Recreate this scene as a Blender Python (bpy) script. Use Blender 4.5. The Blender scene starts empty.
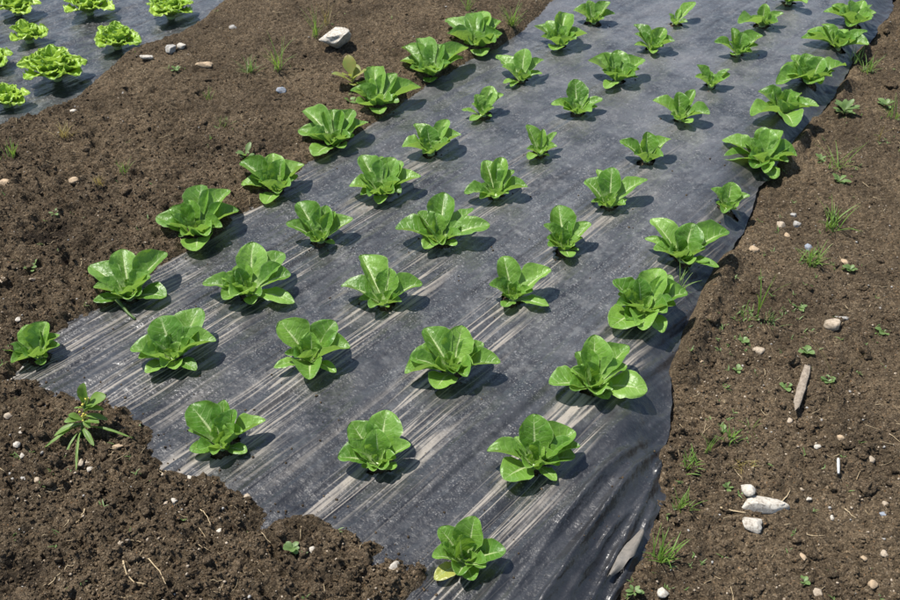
import bpy, math, random
import numpy as np
from mathutils import Vector, Matrix, noise as mnoise

S = bpy.context.scene
COL = S.collection
rnd = random.Random(7)

# ------------------------------------------------------------------ camera
CP = np.array([1.58111987, -0.29169137, 1.36507213])
CR = np.array([0.84731911, 0.53097927, -0.01055221])
CU = np.array([-0.32803124, 0.5388807, 0.77588859])
CD = np.array([-0.41766714, 0.65396377, -0.6307817])
FPX = 950.0


def at(x, y, z=0.0):
    """point of the plane at height z seen at photo position x, y (900 x 600)"""
    d = CD * FPX + CR * (x - 450) - CU * (y - 300)
    return CP + (z - CP[2]) / d[2] * d


cd = bpy.data.cameras.new('camera')
cam = bpy.data.objects.new('camera', cd)
COL.objects.link(cam)
cam.matrix_world = Matrix(((CR[0], CU[0], -CD[0], CP[0]), (CR[1], CU[1], -CD[1], CP[1]),
                           (CR[2], CU[2], -CD[2], CP[2]), (0, 0, 0, 1)))
cd.sensor_width = 36
cd.lens = 36 * FPX / 900
cd.clip_start = 0.02
cd.clip_end = 500
cd.dof.use_dof = True
cd.dof.focus_distance = 1.9
cd.dof.aperture_fstop = 13
S.camera = cam

# ------------------------------------------------------------------ noise
_P = np.random.RandomState(11).permutation(4096)
_V = np.random.RandomState(12).rand(4096)


def vnoise(x, y, seed=0):
    xi = np.floor(x).astype(np.int64); yi = np.floor(y).astype(np.int64)
    fx = x - xi; fy = y - yi
    fx = fx * fx * fx * (fx * (fx * 6 - 15) + 10); fy = fy * fy * fy * (fy * (fy * 6 - 15) + 10)

    def h(a, b):
        return _V[_P[(_P[(a + seed * 57) & 4095] + b) & 4095]]
    return (h(xi, yi) * (1 - fx) + h(xi + 1, yi) * fx) * (1 - fy) + (h(xi, yi + 1) * (1 - fx) + h(xi + 1, yi + 1) * fx) * fy


def fbm(x, y, f, octv=4, seed=0, gain=.5):
    s = 0; a = 1; t = 0
    for o in range(octv):
        s = s + a * vnoise(x * f + 17.3 * o, y * f - 9.1 * o, seed + o); t += a
        a *= gain; f *= 2.03
    return s / t * 2 - 1


def sstep(a, b, x):
    t = np.clip((x - a) / (b - a), 0, 1)
    return t * t * (3 - 2 * t)


# ------------------------------------------------------------------ outlines of the sheets
RIGHT_PX = [(585, 640), (612, 600), (627, 570), (648, 535), (662, 492), (660, 462), (668, 425), (670, 395), (676, 368), (690, 332),
            (707, 292), (722, 264), (738, 240), (748, 217), (757, 192), (773, 168), (800, 140), (820, 113), (838, 87), (855, 60),
            (872, 38), (886, 15), (898, -6)]
RW = np.array([at(x, y, -.035)[:2] for x, y in RIGHT_PX])
RW = np.vstack([[RW[0][0] + .03, RW[0][1] - .6], RW, [RW[-1][0], 6.0]])
RW = RW[np.argsort(RW[:, 1])]


def xright(y):
    return np.interp(y, RW[:, 1], RW[:, 0])


LEFT_PX = [(560, -5), (524, 28), (496, 48), (468, 62), (424, 87), (408, 99), (375, 122), (345, 147), (308, 166), (266, 206), (240, 216),
           (214, 238), (168, 263), (142, 282), (112, 304), (80, 318), (58, 330), (28, 352), (8, 378),
           (-20, 392), (-25, 402), (10, 381), (40, 380), (62, 391), (78, 402), (104, 398), (128, 410), (152, 432), (149, 446), (166, 472),
           (190, 480), (220, 478), (232, 490), (262, 502), (266, 516), (256, 535), (276, 522), (300, 514), (325, 519), (352, 533), (380, 546), (372, 568),
           (394, 561), (420, 562), (428, 574), (408, 590), (392, 615), (380, 660)]
LW = [tuple(at(x, y, .0)[:2]) for x, y in LEFT_PX]
POLY = np.array([(LW[0][0], 6.5)] + LW + [(1.2, -.5), (8, -.5), (8, 6.5)])
L2 = [(235, -12), (205, 18), (176, 36), (128, 54), (97, 80), (74, 101), (36, 116), (0, 124), (-60, 150)]
L2W = [tuple(at(x, y, .0)[:2]) for x, y in L2]
POLY2 = np.array([(L2W[0][0] + .35, 6.5)] + L2W + [(L2W[-1][0] - .1, -.5), (-4, -.5), (-4, 6.5)])


def sdist(P, x, y):
    """signed distance to a polygon, negative inside"""
    d = np.full(x.shape, 1e9); ins = np.zeros(x.shape, bool)
    n = len(P)
    for i in range(n):
        ax, ay = P[i]; bx, by = P[(i + 1) % n]
        ex, ey = bx - ax, by - ay
        L = ex * ex + ey * ey + 1e-12
        t = np.clip(((x - ax) * ex + (y - ay) * ey) / L, 0, 1)
        d = np.minimum(d, (x - ax - t * ex) ** 2 + (y - ay - t * ey) ** 2)
        if ay != by:
            c = ((ay > y) != (by > y)) & (x < (bx - ax) * (y - ay) / (by - ay) + ax)
            ins ^= c
    d = np.sqrt(d)
    return np.where(ins, -d, d)


WDIR = math.radians(81)      # run of the wrinkles in the sheet
WC, WS = math.cos(WDIR), math.sin(WDIR)


FOLDS = [([(585, 605), (618, 545), (640, 505), (664, 452)], .022, .011), ([(535, 610), (588, 532), (630, 475), (662, 436)], .024, .014),
         ([(606, 600), (640, 535), (657, 492)], .016, .009), ([(505, 605), (560, 525), (600, 478), (640, 440)], .012, .012), ([(560, 605), (605, 535), (628, 505)], .012, .008)]
FOLDS = [([at(px_, py_, 0)[:2] for px_, py_ in pl], a_, w_) for pl, a_, w_ in FOLDS]


def fold_z(x, y):
    z = np.zeros(x.shape)
    m = (x > .75) & (y < 1.2)
    if not m.any(): return z
    xs, ys_ = x[m], y[m]
    for pl, a_, w_ in FOLDS:
        d2 = np.full(xs.shape, 1e9); tt_ = np.zeros(xs.shape)
        n = len(pl) - 1
        for i in range(n):
            (ax, ay), (bx, by) = pl[i], pl[i + 1]
            ex, ey = bx - ax, by - ay
            t = np.clip(((xs - ax) * ex + (ys_ - ay) * ey) / (ex * ex + ey * ey), 0, 1)
            q = (xs - ax - t * ex) ** 2 + (ys_ - ay - t * ey) ** 2
            c = q < d2; d2 = np.where(c, q, d2); tt_ = np.where(c, (i + t) / n, tt_)
        w2 = w_ * (.8 + .5 * fbm(xs, ys_, 14, 2, 58))
        z[m] += a_ * np.exp(-np.sqrt(d2) / w2 * 1.1) * np.sin(np.pi * (.12 + .76 * tt_)) ** .7
    return z


def sheet_z(x, y):
    s = x * WC + y * WS; t = -x * WS + y * WC
    dr = xright(y) - x
    z = -.042 * (1 - sstep(.0, .10, dr))
    near = 1 - sstep(.9, 2.2, y)
    wr = fbm(t * 26, s * 1.1, 1, 3, 40)
    z = z + .0050 * wr * (.55 + .45 * near)
    z = z + .004 * fbm(x, y, 9, 2, 45)
    # slack folds along the near right-hand edge
    m = (1 - sstep(.14, .30, dr)) * (1 - sstep(.90, 1.25, y))
    fold = 1 - np.abs(2 * vnoise(t * 17 + 3.3 + .35 * fbm(x, y, 5, 2, 52), s * 1.3, 51) - 1)
    z = z + m * (.016 * fold ** 3 - .003)
    z = z + fold_z(x, y)
    m2 = (1 - sstep(.0, .10, dr))
    z = z + m2 * .006 * fbm(x, y, 24, 3, 55)
    return z


PITS = [(*at(52, 238)[:2], .05), (*at(838, 216, -.05)[:2], .035), (*at(20, 580)[:2], .05)]     # dark hollows in the soil
HOLES = []     # planting holes (x, y)


def ground_z(x, y):
    dL = sdist(POLY, x, y); d2 = sdist(POLY2, x, y)
    dr = x - xright(y)
    crumb = sstep(-.2, .5, .9 - y * .55 - np.abs(x) * .1) * (1 - sstep(-.1, .15, dr))   # loose soil at the near left
    a = np.minimum(np.clip(dL * .75, -.03, .022), np.clip(d2 * .75, -.03, .022))
    right = sstep(-.02, .03, dr)
    a = np.where(dr > -.05, -.045 - .012 * (1 - right), a)
    heap = .034 * sstep(.48, .72, vnoise(x * 7.3, y * 7.3, 91)) * np.exp(-((dr - .012) / .03) ** 2)
    a = a + heap
    near_edge = sstep(-.02, .01, np.minimum(dL, d2)) * (dr < -.02) + (dr >= -.02) * sstep(-.02, .02, dr)
    for qx, qy, qr in PITS:
        near_edge = near_edge; a = a - .035 * np.exp(-((x - qx) ** 2 + (y - qy) ** 2) / qr ** 2)
    u = .012 * fbm(x, y, 3.2, 2, 3) + .010 * fbm(x, y, 9, 2, 5)
    b = 1 - np.abs(fbm(x, y, 24, 3, 8))            # lumps
    c = 1 - np.abs(fbm(x, y, 60, 3, 14, .6))
    amp = .60 + 1.35 * crumb
    lum = .017 * (b - .75) * amp * (.3 + 1.3 * vnoise(x * 3.4, y * 3.4, 19)) + .0105 * (c - .75) * amp * (.5 + vnoise(x * 2.1, y * 2.1, 29)) + .0055 * fbm(x, y, 95, 2, 21)
    z = a + near_edge * (u * np.where(dr > -.02, 1, .6) + lum)
    for hx, hy, hr in HOLES:
        m = (np.abs(x - hx) < .07) & (np.abs(y - hy) < .07)
        if m.any():
            q = np.hypot(x[m] - hx, y[m] - hy) / hr + .45 * fbm(x[m], y[m], 30, 2, 33)
            k = 1 - sstep(.6, 1.25, q)
            zz = sheet_z(x[m], y[m]) - .012 + .0135 * k + .006 * k * fbm(x[m], y[m], 80, 2, 34)
            z[m] = np.maximum(z[m], zz) if True else z[m]
    return z


def gz(x, y):
    return float(ground_z(np.array([float(x)]), np.array([float(y)]))[0])


def sz(x, y):
    return float(sheet_z(np.array([float(x)]), np.array([float(y)]))[0])


def on_ground(px, py, dz=0.0):
    p = at(px, py, .0)
    for _ in range(4):
        z = gz(p[0], p[1]); p = at(px, py, z)
    return Vector((p[0], p[1], z + dz))


# ------------------------------------------------------------------ materials
def mat(name):
    m = bpy.data.materials.new(name); m.use_nodes = True
    nt = m.node_tree; nt.nodes.clear()
    out = nt.nodes.new('ShaderNodeOutputMaterial')
    return m, nt, out


def N(nt, kind, **kw):
    n = nt.nodes.new('ShaderNode' + kind)
    for k, v in kw.items():
        if k in n.inputs.keys() if hasattr(n.inputs, 'keys') else False:
            n.inputs[k].default_value = v
        else:
            setattr(n, k, v)
    return n


def L(nt, a, b):
    nt.links.new(a, b)


def nz(nt, vec, scale, detail=3, rough=.55, dist=0):
    n = nt.nodes.new('ShaderNodeTexNoise'); n.inputs['Scale'].default_value = scale
    n.inputs['Detail'].default_value = detail; n.inputs['Roughness'].default_value = rough
    n.inputs['Distortion'].default_value = dist
    if vec is not None: L(nt, vec, n.inputs['Vector'])
    return n.outputs['Fac']


def ramp(nt, fac, stops):
    r = nt.nodes.new('ShaderNodeValToRGB'); e = r.color_ramp.elements
    while len(e) < len(stops): e.new(.5)
    for q, (p, c) in zip(e, stops):
        q.position = p; q.color = (*c, 1) if not isinstance(c, (int, float)) else (c, c, c, 1)
    L(nt, fac, r.inputs['Fac'])
    return r.outputs['Color']


def mix(nt, fac, a, b, mode='MIX'):
    m = nt.nodes.new('ShaderNodeMix'); m.data_type = 'RGBA'; m.blend_type = mode
    for sck, v in ((m.inputs[0], fac), (m.inputs[6], a), (m.inputs[7], b)):
        if isinstance(v, (int, float)): sck.default_value = v
        elif isinstance(v, tuple): sck.default_value = (*v, 1)
        else: L(nt, v, sck)
    return m.outputs[2]


def mth(nt, op, a, b=None, clamp=False):
    m = nt.nodes.new('ShaderNodeMath'); m.operation = op; m.use_clamp = clamp
    for i, v in enumerate((a, b)):
        if v is None: continue
        if isinstance(v, (int, float)): m.inputs[i].default_value = v
        else: L(nt, v, m.inputs[i])
    return m.outputs[0]


def bump(nt, h, strength, dist, prev=None):
    b = nt.nodes.new('ShaderNodeBump'); b.inputs['Strength'].default_value = strength; b.inputs['Distance'].default_value = dist
    L(nt, h, b.inputs['Height'])
    if prev is not None: L(nt, prev, b.inputs['Normal'])
    return b.outputs['Normal']


def coords(nt):
    return nt.nodes.new('ShaderNodeTexCoord').outputs['Object']


def soil_material(name, tint=(1.0, 1.0, .95)):
    m, nt, out = mat(name)
    co = nt.nodes.new('ShaderNodeNewGeometry').outputs['Position']
    big = nz(nt, co, 2.2, 3, .6); mid = nz(nt, co, 26, 4, .65); fine = nz(nt, co, 260, 3, .7); tiny = nz(nt, co, 900, 2, .6)
    c1 = ramp(nt, mid, [(.3, (.052, .038, .024)), (.5, (.096, .070, .044)), (.72, (.150, .112, .072))])
    c2 = ramp(nt, fine, [(.32, (.036, .026, .017)), (.52, (.098, .072, .046)), (.70, (.215, .165, .110))])
    c = mix(nt, .5, c1, c2)
    dry = ramp(nt, big, [(.46, 0.0), (.68, 1.0)])
    c = mix(nt, mth(nt, 'MULTIPLY', dry, .45), c, (.165, .120, .074))
    specks = ramp(nt, tiny, [(.66, 0.0), (.72, 1.0)])
    c = mix(nt, mth(nt, 'MULTIPLY', specks, .6), c, (.30, .25, .19))
    va = nt.nodes.new('ShaderNodeTexVoronoi'); va.inputs['Scale'].default_value = 430; L(nt, co, va.inputs['Vector'])
    sa = nt.nodes.new('ShaderNodeSeparateColor'); L(nt, va.outputs['Color'], sa.inputs[0])
    grain = ramp(nt, sa.outputs[0], [(0, (.030, .022, .015)), (.45, (.080, .058, .038)), (.78, (.135, .100, .066)), (.92, (.24, .185, .125)), (.975, (.36, .30, .23)), (1, (.30, .15, .06))])
    c = mix(nt, .44, c, grain)
    vb = nt.nodes.new('ShaderNodeTexVoronoi'); vb.inputs['Scale'].default_value = 150; L(nt, co, vb.inputs['Vector'])
    sb = nt.nodes.new('ShaderNodeSeparateColor'); L(nt, vb.outputs['Color'], sb.inputs[0])
    c = mix(nt, .8, c, ramp(nt, sb.outputs[0], [(0, .62), (.5, .95), (1, 1.35)]), 'MULTIPLY')
    c = mix(nt, .75, c, ramp(nt, nz(nt, co, 5.5, 5, .62), [(.33, .50), (.50, .95), (.66, 1.28)]), 'MULTIPLY')
    dm = nt.nodes.new('ShaderNodeAttribute'); dm.attribute_name = 'damp'
    c = mix(nt, mth(nt, 'MULTIPLY', dm.outputs['Fac'], .8), c, (.016, .012, .009))
    c = mix(nt, 1.0, c, tint, 'MULTIPLY')
    p = nt.nodes.new('ShaderNodeBsdfPrincipled'); p.inputs['Roughness'].default_value = .95
    p.inputs['Specular IOR Level'].default_value = .15
    L(nt, c, p.inputs['Base Color'])
    n0 = bump(nt, nz(nt, co, 110, 3, .7), .6, .008); n1 = bump(nt, fine, .9, .006, n0); n1 = bump(nt, va.outputs['Distance'], .7, -.0022, n1); n1 = bump(nt, vb.outputs['Distance'], .6, -.005, n1); n2 = bump(nt, tiny, .8, .0018, n1)
    L(nt, n2, p.inputs['Normal']); L(nt, p.outputs[0], out.inputs[0])
    return m


def sheet_material():
    m, nt, out = mat('black_mulch_film')
    co = coords(nt)
    rot = nt.nodes.new('ShaderNodeMapping'); rot.inputs['Rotation'].default_value = (0, 0, -WDIR); L(nt, co, rot.inputs['Vector'])
    v = rot.outputs[0]

    def stretched(sx, sy):
        k = nt.nodes.new('ShaderNodeMapping'); k.inputs['Scale'].default_value = (sx, sy, 1); L(nt, v, k.inputs['Vector']); return k.outputs[0]
    wob = nz(nt, co, 3.0, 2)
    sA = nz(nt, stretched(.8, 24), 1, 1, .5, .3)
    sB = nz(nt, stretched(1.3, 50), 1, 1, .5, .25)
    rA = mth(nt, 'SUBTRACT', 1, mth(nt, 'ABSOLUTE', mth(nt, 'MULTIPLY', mth(nt, 'SUBTRACT', sA, .5), 9)), True)
    rB = mth(nt, 'SUBTRACT', 1, mth(nt, 'ABSOLUTE', mth(nt, 'MULTIPLY', mth(nt, 'SUBTRACT', sB, .5), 8)), True)
    lines = mth(nt, 'MAXIMUM', ramp(nt, rA, [(.72, 0.0), (.88, 1.0)]), mth(nt, 'MULTIPLY', ramp(nt, rB, [(.70, 0.0), (.86, 1.0)]), .8))
    at_ = nt.nodes.new('ShaderNodeAttribute'); at_.attribute_name = 'tension'
    pn = nz(nt, stretched(2.0, 9), 1, 2)
    sep0 = nt.nodes.new('ShaderNodeSeparateXYZ'); L(nt, co, sep0.inputs[0])
    mr0 = nt.nodes.new('ShaderNodeMapRange'); mr0.inputs[1].default_value = 1.25; mr0.inputs[2].default_value = .55; L(nt, sep0.outputs[1], mr0.inputs[0])
    patch = ramp(nt, mth(nt, 'ADD', mth(nt, 'ADD', mth(nt, 'MULTIPLY', at_.outputs['Fac'], .5), mth(nt, 'MULTIPLY', mr0.outputs[0], .09)), mth(nt, 'MULTIPLY', pn, .62)), [(.42, 0.0), (.61, 1.0)])
    cl_ = nt.nodes.new('ShaderNodeAttribute'); cl_.attribute_name = 'margin'
    dirt = mth(nt, 'MULTIPLY', mth(nt, 'SUBTRACT', 1, mth(nt, 'MULTIPLY', cl_.outputs['Fac'], .75)), mth(nt, 'SUBTRACT', 1, mth(nt, 'MULTIPLY', mr0.outputs[0], .65)))
    sep = nt.nodes.new('ShaderNodeSeparateXYZ'); L(nt, co, sep.inputs[0])
    mr = nt.nodes.new('ShaderNodeMapRange'); mr.inputs[1].default_value = 2.1; mr.inputs[2].default_value = 1.1
    L(nt, mth(nt, 'ADD', sep.outputs[1], mth(nt, 'MULTIPLY', sep.outputs[0], -.15)), mr.inputs[0])
    near = mr.outputs[0]
    brk = mth(nt, 'MULTIPLY', ramp(nt, nz(nt, stretched(2.2, 150), 1, 2), [(.40, 0.12), (.52, 1.0)]), ramp(nt, nz(nt, stretched(25, 60), 1, 3), [(.32, 0.5), (.50, 1.0)]))
    lines = mth(nt, 'MULTIPLY', mth(nt, 'MULTIPLY', lines, brk), mth(nt, 'MULTIPLY', patch, mth(nt, 'ADD', mth(nt, 'MULTIPLY', near, .93), .07)))
    film = nz(nt, co, 7, 4, .62); f2 = nz(nt, co, 70, 3, .6)
    sp = nz(nt, co, 300, 2, .6); sp2 = nz(nt, co, 120, 3, .7)
    spk = mth(nt, 'MULTIPLY', ramp(nt, sp, [(.57, 0.0), (.68, 1.0)]), ramp(nt, nz(nt, co, 16, 3, .6), [(.40, 0.1), (.62, 1.0)]))
    vor = nt.nodes.new('ShaderNodeTexVoronoi'); vor.feature = 'SMOOTH_F1'; vor.inputs['Scale'].default_value = 85; L(nt, co, vor.inputs['Vector'])
    spots = mth(nt, 'MULTIPLY', ramp(nt, vor.outputs['Distance'], [(.10, 1.0), (.28, 0.0)]), ramp(nt, sp2, [(.48, 0.0), (.62, 1.0)]))
    base = mix(nt, ramp(nt, film, [(.30, 0.0), (.70, 1.0)]), (.009, .0095, .0115), (.030, .031, .034))
    base = mix(nt, mth(nt, 'MULTIPLY', ramp(nt, f2, [(.42, 0.0), (.66, 1.0)]), mth(nt, 'MULTIPLY', dirt, .42)), base, (.060, .066, .068))
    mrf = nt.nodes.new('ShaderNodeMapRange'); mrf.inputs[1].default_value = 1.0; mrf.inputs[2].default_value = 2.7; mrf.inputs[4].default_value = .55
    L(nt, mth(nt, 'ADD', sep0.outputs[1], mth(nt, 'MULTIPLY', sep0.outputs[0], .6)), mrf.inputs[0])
    far_sheen = mth(nt, 'MULTIPLY', mrf.outputs[0], ramp(nt, nz(nt, co, 5, 5, .68), [(.36, .10), (.64, 1.0)]))  # silvery sky sheen toward the far end, painted into the film colour
    base = mix(nt, mth(nt, 'MULTIPLY', far_sheen, dirt), base, (.150, .150, .156))
    base = mix(nt, mth(nt, 'MULTIPLY', spk, mth(nt, 'MULTIPLY', dirt, .95)), base, (.23, .225, .215))
    blot = mth(nt, 'MULTIPLY', ramp(nt, nz(nt, co, 13, 5, .7, .4), [(.50, 0.0), (.62, 1.0)]), ramp(nt, f2, [(.38, .25), (.60, 1.0)]))
    base = mix(nt, mth(nt, 'MULTIPLY', blot, mth(nt, 'MULTIPLY', dirt, .5)), base, (.15, .148, .145))
    base = mix(nt, mth(nt, 'MULTIPLY', spots, mth(nt, 'MULTIPLY', dirt, .8)), base, (.20, .20, .20))
    base = mix(nt, mth(nt, 'MULTIPLY', lines, .72), base, (.30, .265, .22))
    p = nt.nodes.new('ShaderNodeBsdfPrincipled')
    L(nt, base, p.inputs['Base Color'])
    dusty = mth(nt, 'MAXIMUM', lines, mth(nt, 'MULTIPLY', spk, .7))
    L(nt, mth(nt, 'ADD', .22, mth(nt, 'ADD', mth(nt, 'MULTIPLY', film, .22), mth(nt, 'MULTIPLY', dusty, .35))), p.inputs['Roughness'])
    p.inputs['Specular IOR Level'].default_value = .5
    h = mth(nt, 'ADD', mth(nt, 'MULTIPLY', sA, 1.0), mth(nt, 'MULTIPLY', sB, .45))
    hm = mth(nt, 'MULTIPLY', h, mth(nt, 'ADD', mth(nt, 'MULTIPLY', near, .7), .3))
    n1 = bump(nt, hm, .9, .014)
    n2 = bump(nt, nz(nt, co, 45, 3, .6), .45, .006, n1)
    n3 = bump(nt, sp, .2, .001, n2)
    L(nt, n3, p.inputs['Normal']); L(nt, p.outputs[0], out.inputs[0])
    return m


def leaf_material(name, dark, light, trans, rib=(.46, .56, .26), coat=.35):
    m, nt, out = mat(name)
    uv = nt.nodes.new('ShaderNodeUVMap').outputs[0]
    sep = nt.nodes.new('ShaderNodeSeparateXYZ'); L(nt, uv, sep.inputs[0])
    u, vv = sep.outputs[0], sep.outputs[1]
    co = coords(nt)
    oi = nt.nodes.new('ShaderNodeObjectInfo').outputs['Random']
    au = mth(nt, 'ABSOLUTE', mth(nt, 'MULTIPLY', mth(nt, 'SUBTRACT', u, .5), 2))
    # herringbone side veins
    vn = nt.nodes.new('ShaderNodeMath'); vn.operation = 'SINE'
    ph = mth(nt, 'ADD', mth(nt, 'MULTIPLY', mth(nt, 'SUBTRACT', vv, mth(nt, 'MULTIPLY', au, .22)), 46), mth(nt, 'MULTIPLY', nz(nt, co, 45, 2), 6))
    L(nt, ph, vn.inputs[0])
    veins = mth(nt, 'MULTIPLY', ramp(nt, vn.outputs[0], [(.80, 0.0), (1.0, 1.0)]), mth(nt, 'SUBTRACT', 1, au, True))
    blister = nz(nt, co, 70, 2, .5)
    tone = mth(nt, 'ADD', mth(nt, 'MULTIPLY', nz(nt, co, 20, 3, .6), .7), mth(nt, 'MULTIPLY', oi, .35))
    c = mix(nt, ramp(nt, tone, [(.34, 0.0), (.76, 1.0)]), dark, light)
    c = mix(nt, mth(nt, 'MULTIPLY', veins, .30), c, rib)
    ribw = mth(nt, 'SUBTRACT', .17, mth(nt, 'MULTIPLY', vv, .15))
    ribm = mth(nt, 'MULTIPLY', mth(nt, 'SUBTRACT', 1, mth(nt, 'DIVIDE', au, ribw), True), ramp(nt, vv, [(.40, 1.0), (1.0, 0.25)]))
    base = ramp(nt, vv, [(.03, 1.0), (.30, 0.0)])
    c = mix(nt, mth(nt, 'MULTIPLY', mth(nt, 'MAXIMUM', ramp(nt, ribm, [(.1, 0.0), (.6, 1.0)]), mth(nt, 'MULTIPLY', base, .85)), .9), c, rib)
    edge = ramp(nt, au, [(.93, 0.0), (1.0, 1.0)])
    c = mix(nt, mth(nt, 'MULTIPLY', edge, .35), c, rib)  # backlit glow of the leaf rim, painted in as a paler colour
    back = nt.nodes.new('ShaderNodeNewGeometry').outputs['Backfacing']
    c = mix(nt, mth(nt, 'MULTIPLY', back, .3), c, (.30, .40, .20))
    p = nt.nodes.new('ShaderNodeBsdfPrincipled')
    L(nt, c, p.inputs['Base Color'])
    L(nt, mth(nt, 'ADD', .30, mth(nt, 'MULTIPLY', nz(nt, co, 30, 2), .26)), p.inputs['Roughness'])
    p.inputs['Specular IOR Level'].default_value = .5
    n1 = bump(nt, blister, .5, .006)
    n2 = bump(nt, veins, .35, -.002, n1)
    n3 = bump(nt, ribm, .5, -.003, n2)
    L(nt, n3, p.inputs['Normal'])
    tr = nt.nodes.new('ShaderNodeBsdfTranslucent')
    L(nt, mix(nt, .35, trans, c), tr.inputs['Color']); L(nt, n3, tr.inputs['Normal'])
    ms = nt.nodes.new('ShaderNodeMixShader'); ms.inputs[0].default_value = .31
    L(nt, p.outputs[0], ms.inputs[1]); L(nt, tr.outputs[0], ms.inputs[2]); L(nt, ms.outputs[0], out.inputs[0])
    return m


def plain(name, c1, c2, scale=60, rough=.8, bs=.4, bd=.003, spec=.3, stain=0):
    m, nt, out = mat(name)
    co = coords(nt)
    f = nz(nt, co, scale, 4, .65)
    c = mix(nt, ramp(nt, f, [(.3, 0.0), (.7, 1.0)]), c1, c2)
    if stain: c = mix(nt, mth(nt, 'MULTIPLY', ramp(nt, nz(nt, co, 150, 4, .7), [(.45, 0.0), (.68, 1.0)]), stain), c, (.12, .088, .058))
    p = nt.nodes.new('ShaderNodeBsdfPrincipled'); p.inputs['Roughness'].default_value = rough
    p.inputs['Specular IOR Level'].default_value = spec
    L(nt, c, p.inputs['Base Color']); L(nt, bump(nt, f, bs, bd), p.inputs['Normal']); L(nt, p.outputs[0], out.inputs[0])
    return m


def thin_green(name, c1, c2, trans):
    m, nt, out = mat(name)
    co = coords(nt)
    c = mix(nt, ramp(nt, nz(nt, co, 60, 2), [(.3, 0.0), (.7, 1.0)]), c1, c2)
    p = nt.nodes.new('ShaderNodeBsdfPrincipled'); p.inputs['Roughness'].default_value = .5
    L(nt, c, p.inputs['Base Color'])
    tr = nt.nodes.new('ShaderNodeBsdfTranslucent'); tr.inputs['Color'].default_value = (*trans, 1)
    ms = nt.nodes.new('ShaderNodeMixShader'); ms.inputs[0].default_value = .35
    L(nt, p.outputs[0], ms.inputs[1]); L(nt, tr.outputs[0], ms.inputs[2]); L(nt, ms.outputs[0], out.inputs[0])
    return m


M = dict(
    soil=soil_material('dark_garden_soil'), clod=soil_material('soil_clod', (1.06, 1.05, 1.0)),
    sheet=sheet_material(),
    leaf=leaf_material('romaine_leaf', (.070, .180, .016), (.190, .350, .055), (.42, .68, .07)),
    heart=leaf_material('romaine_heart', (.13, .265, .030), (.215, .375, .070), (.40, .64, .08)),
    batavia=leaf_material('batavia_leaf', (.24, .41, .03), (.38, .54, .07), (.52, .74, .06)),
    yellow=leaf_material('yellowing_leaf', (.30, .33, .06), (.42, .36, .12), (.45, .45, .08)),
    white=plain('pale_limestone', (.34, .31, .26), (.56, .53, .46), 70, .9, .6, .002, stain=.85),
    beige=plain('beige_pebble', (.27, .22, .16), (.44, .37, .28), 90, stain=.85),
    grey=plain('grey_pebble', (.24, .235, .22), (.38, .37, .34), 90, stain=.85),
    tan=plain('tan_pebble', (.30, .22, .14), (.45, .34, .22), 90, stain=.85),
    blue=plain('blue_grey_pebble', (.16, .19, .23), (.30, .33, .37), 90, stain=.85),
    wood=plain('weathered_wood', (.15, .12, .09), (.32, .27, .21), 160, .9, .9, .004),
    straw=plain('dry_straw', (.28, .21, .12), (.46, .37, .23), 200),
    peg=plain('white_plastic', (.38, .38, .36), (.46, .46, .44), 50, .4, .05),
    grass=thin_green('grass_blade', (.10, .19, .03), (.17, .28, .05), (.26, .42, .05)),
    weed=thin_green('weed_leaf', (.10, .17, .045), (.17, .26, .08), (.22, .36, .07)),
    drygrass=thin_green('dry_grass', (.24, .20, .06), (.34, .26, .10), (.40, .30, .08)),
    red=thin_green('reddish_leaf', (.20, .28, .06), (.28, .24, .06), (.38, .44, .06)),
    flower=plain('yellow_flower_buds', (.45, .38, .05), (.50, .46, .12), 300),
)


# ------------------------------------------------------------------ mesh helpers
def mesh_obj(name, verts, faces, m, parent=None, uvs=None, smooth=True):
    me = bpy.data.meshes.new(name)
    verts = np.asarray(verts, np.float32).reshape(-1, 3)
    if isinstance(faces, np.ndarray):
        k = faces.shape[1]
        me.vertices.add(len(verts)); me.vertices.foreach_set('co', verts.ravel())
        me.loops.add(faces.size); me.loops.foreach_set('vertex_index', faces.ravel().astype(np.int32))
        me.polygons.add(len(faces)); me.polygons.foreach_set('loop_start', np.arange(0, faces.size, k, dtype=np.int32))
        me.update(calc_edges=True)
    else:
        me.from_pydata([tuple(v) for v in verts], [], faces)
    me.validate()
    if smooth:
        me.polygons.foreach_set('use_smooth', np.ones(len(me.polygons), bool))
    if uvs is not None:
        ul = me.uv_layers.new(name='UVMap')
        li = np.empty(len(me.loops), np.int32); me.loops.foreach_get('vertex_index', li)
        ul.data.foreach_set('uv', np.asarray(uvs, np.float32)[li].ravel())
    me.materials.append(m)
    o = bpy.data.objects.new(name, me); COL.objects.link(o)
    if parent is not None: o.parent = parent
    return o


def tag(o, label=None, cat=None, group=None, kind=None):
    if label: o['label'] = label
    if cat: o['category'] = cat
    if group: o['group'] = group
    if kind: o['kind'] = kind
    return o


def grid_faces(nx, ny):
    i = np.arange(nx * ny).reshape(ny, nx)
    return np.stack([i[:-1, :-1], i[:-1, 1:], i[1:, 1:], i[1:, :-1]], -1).reshape(-1, 4)


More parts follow.
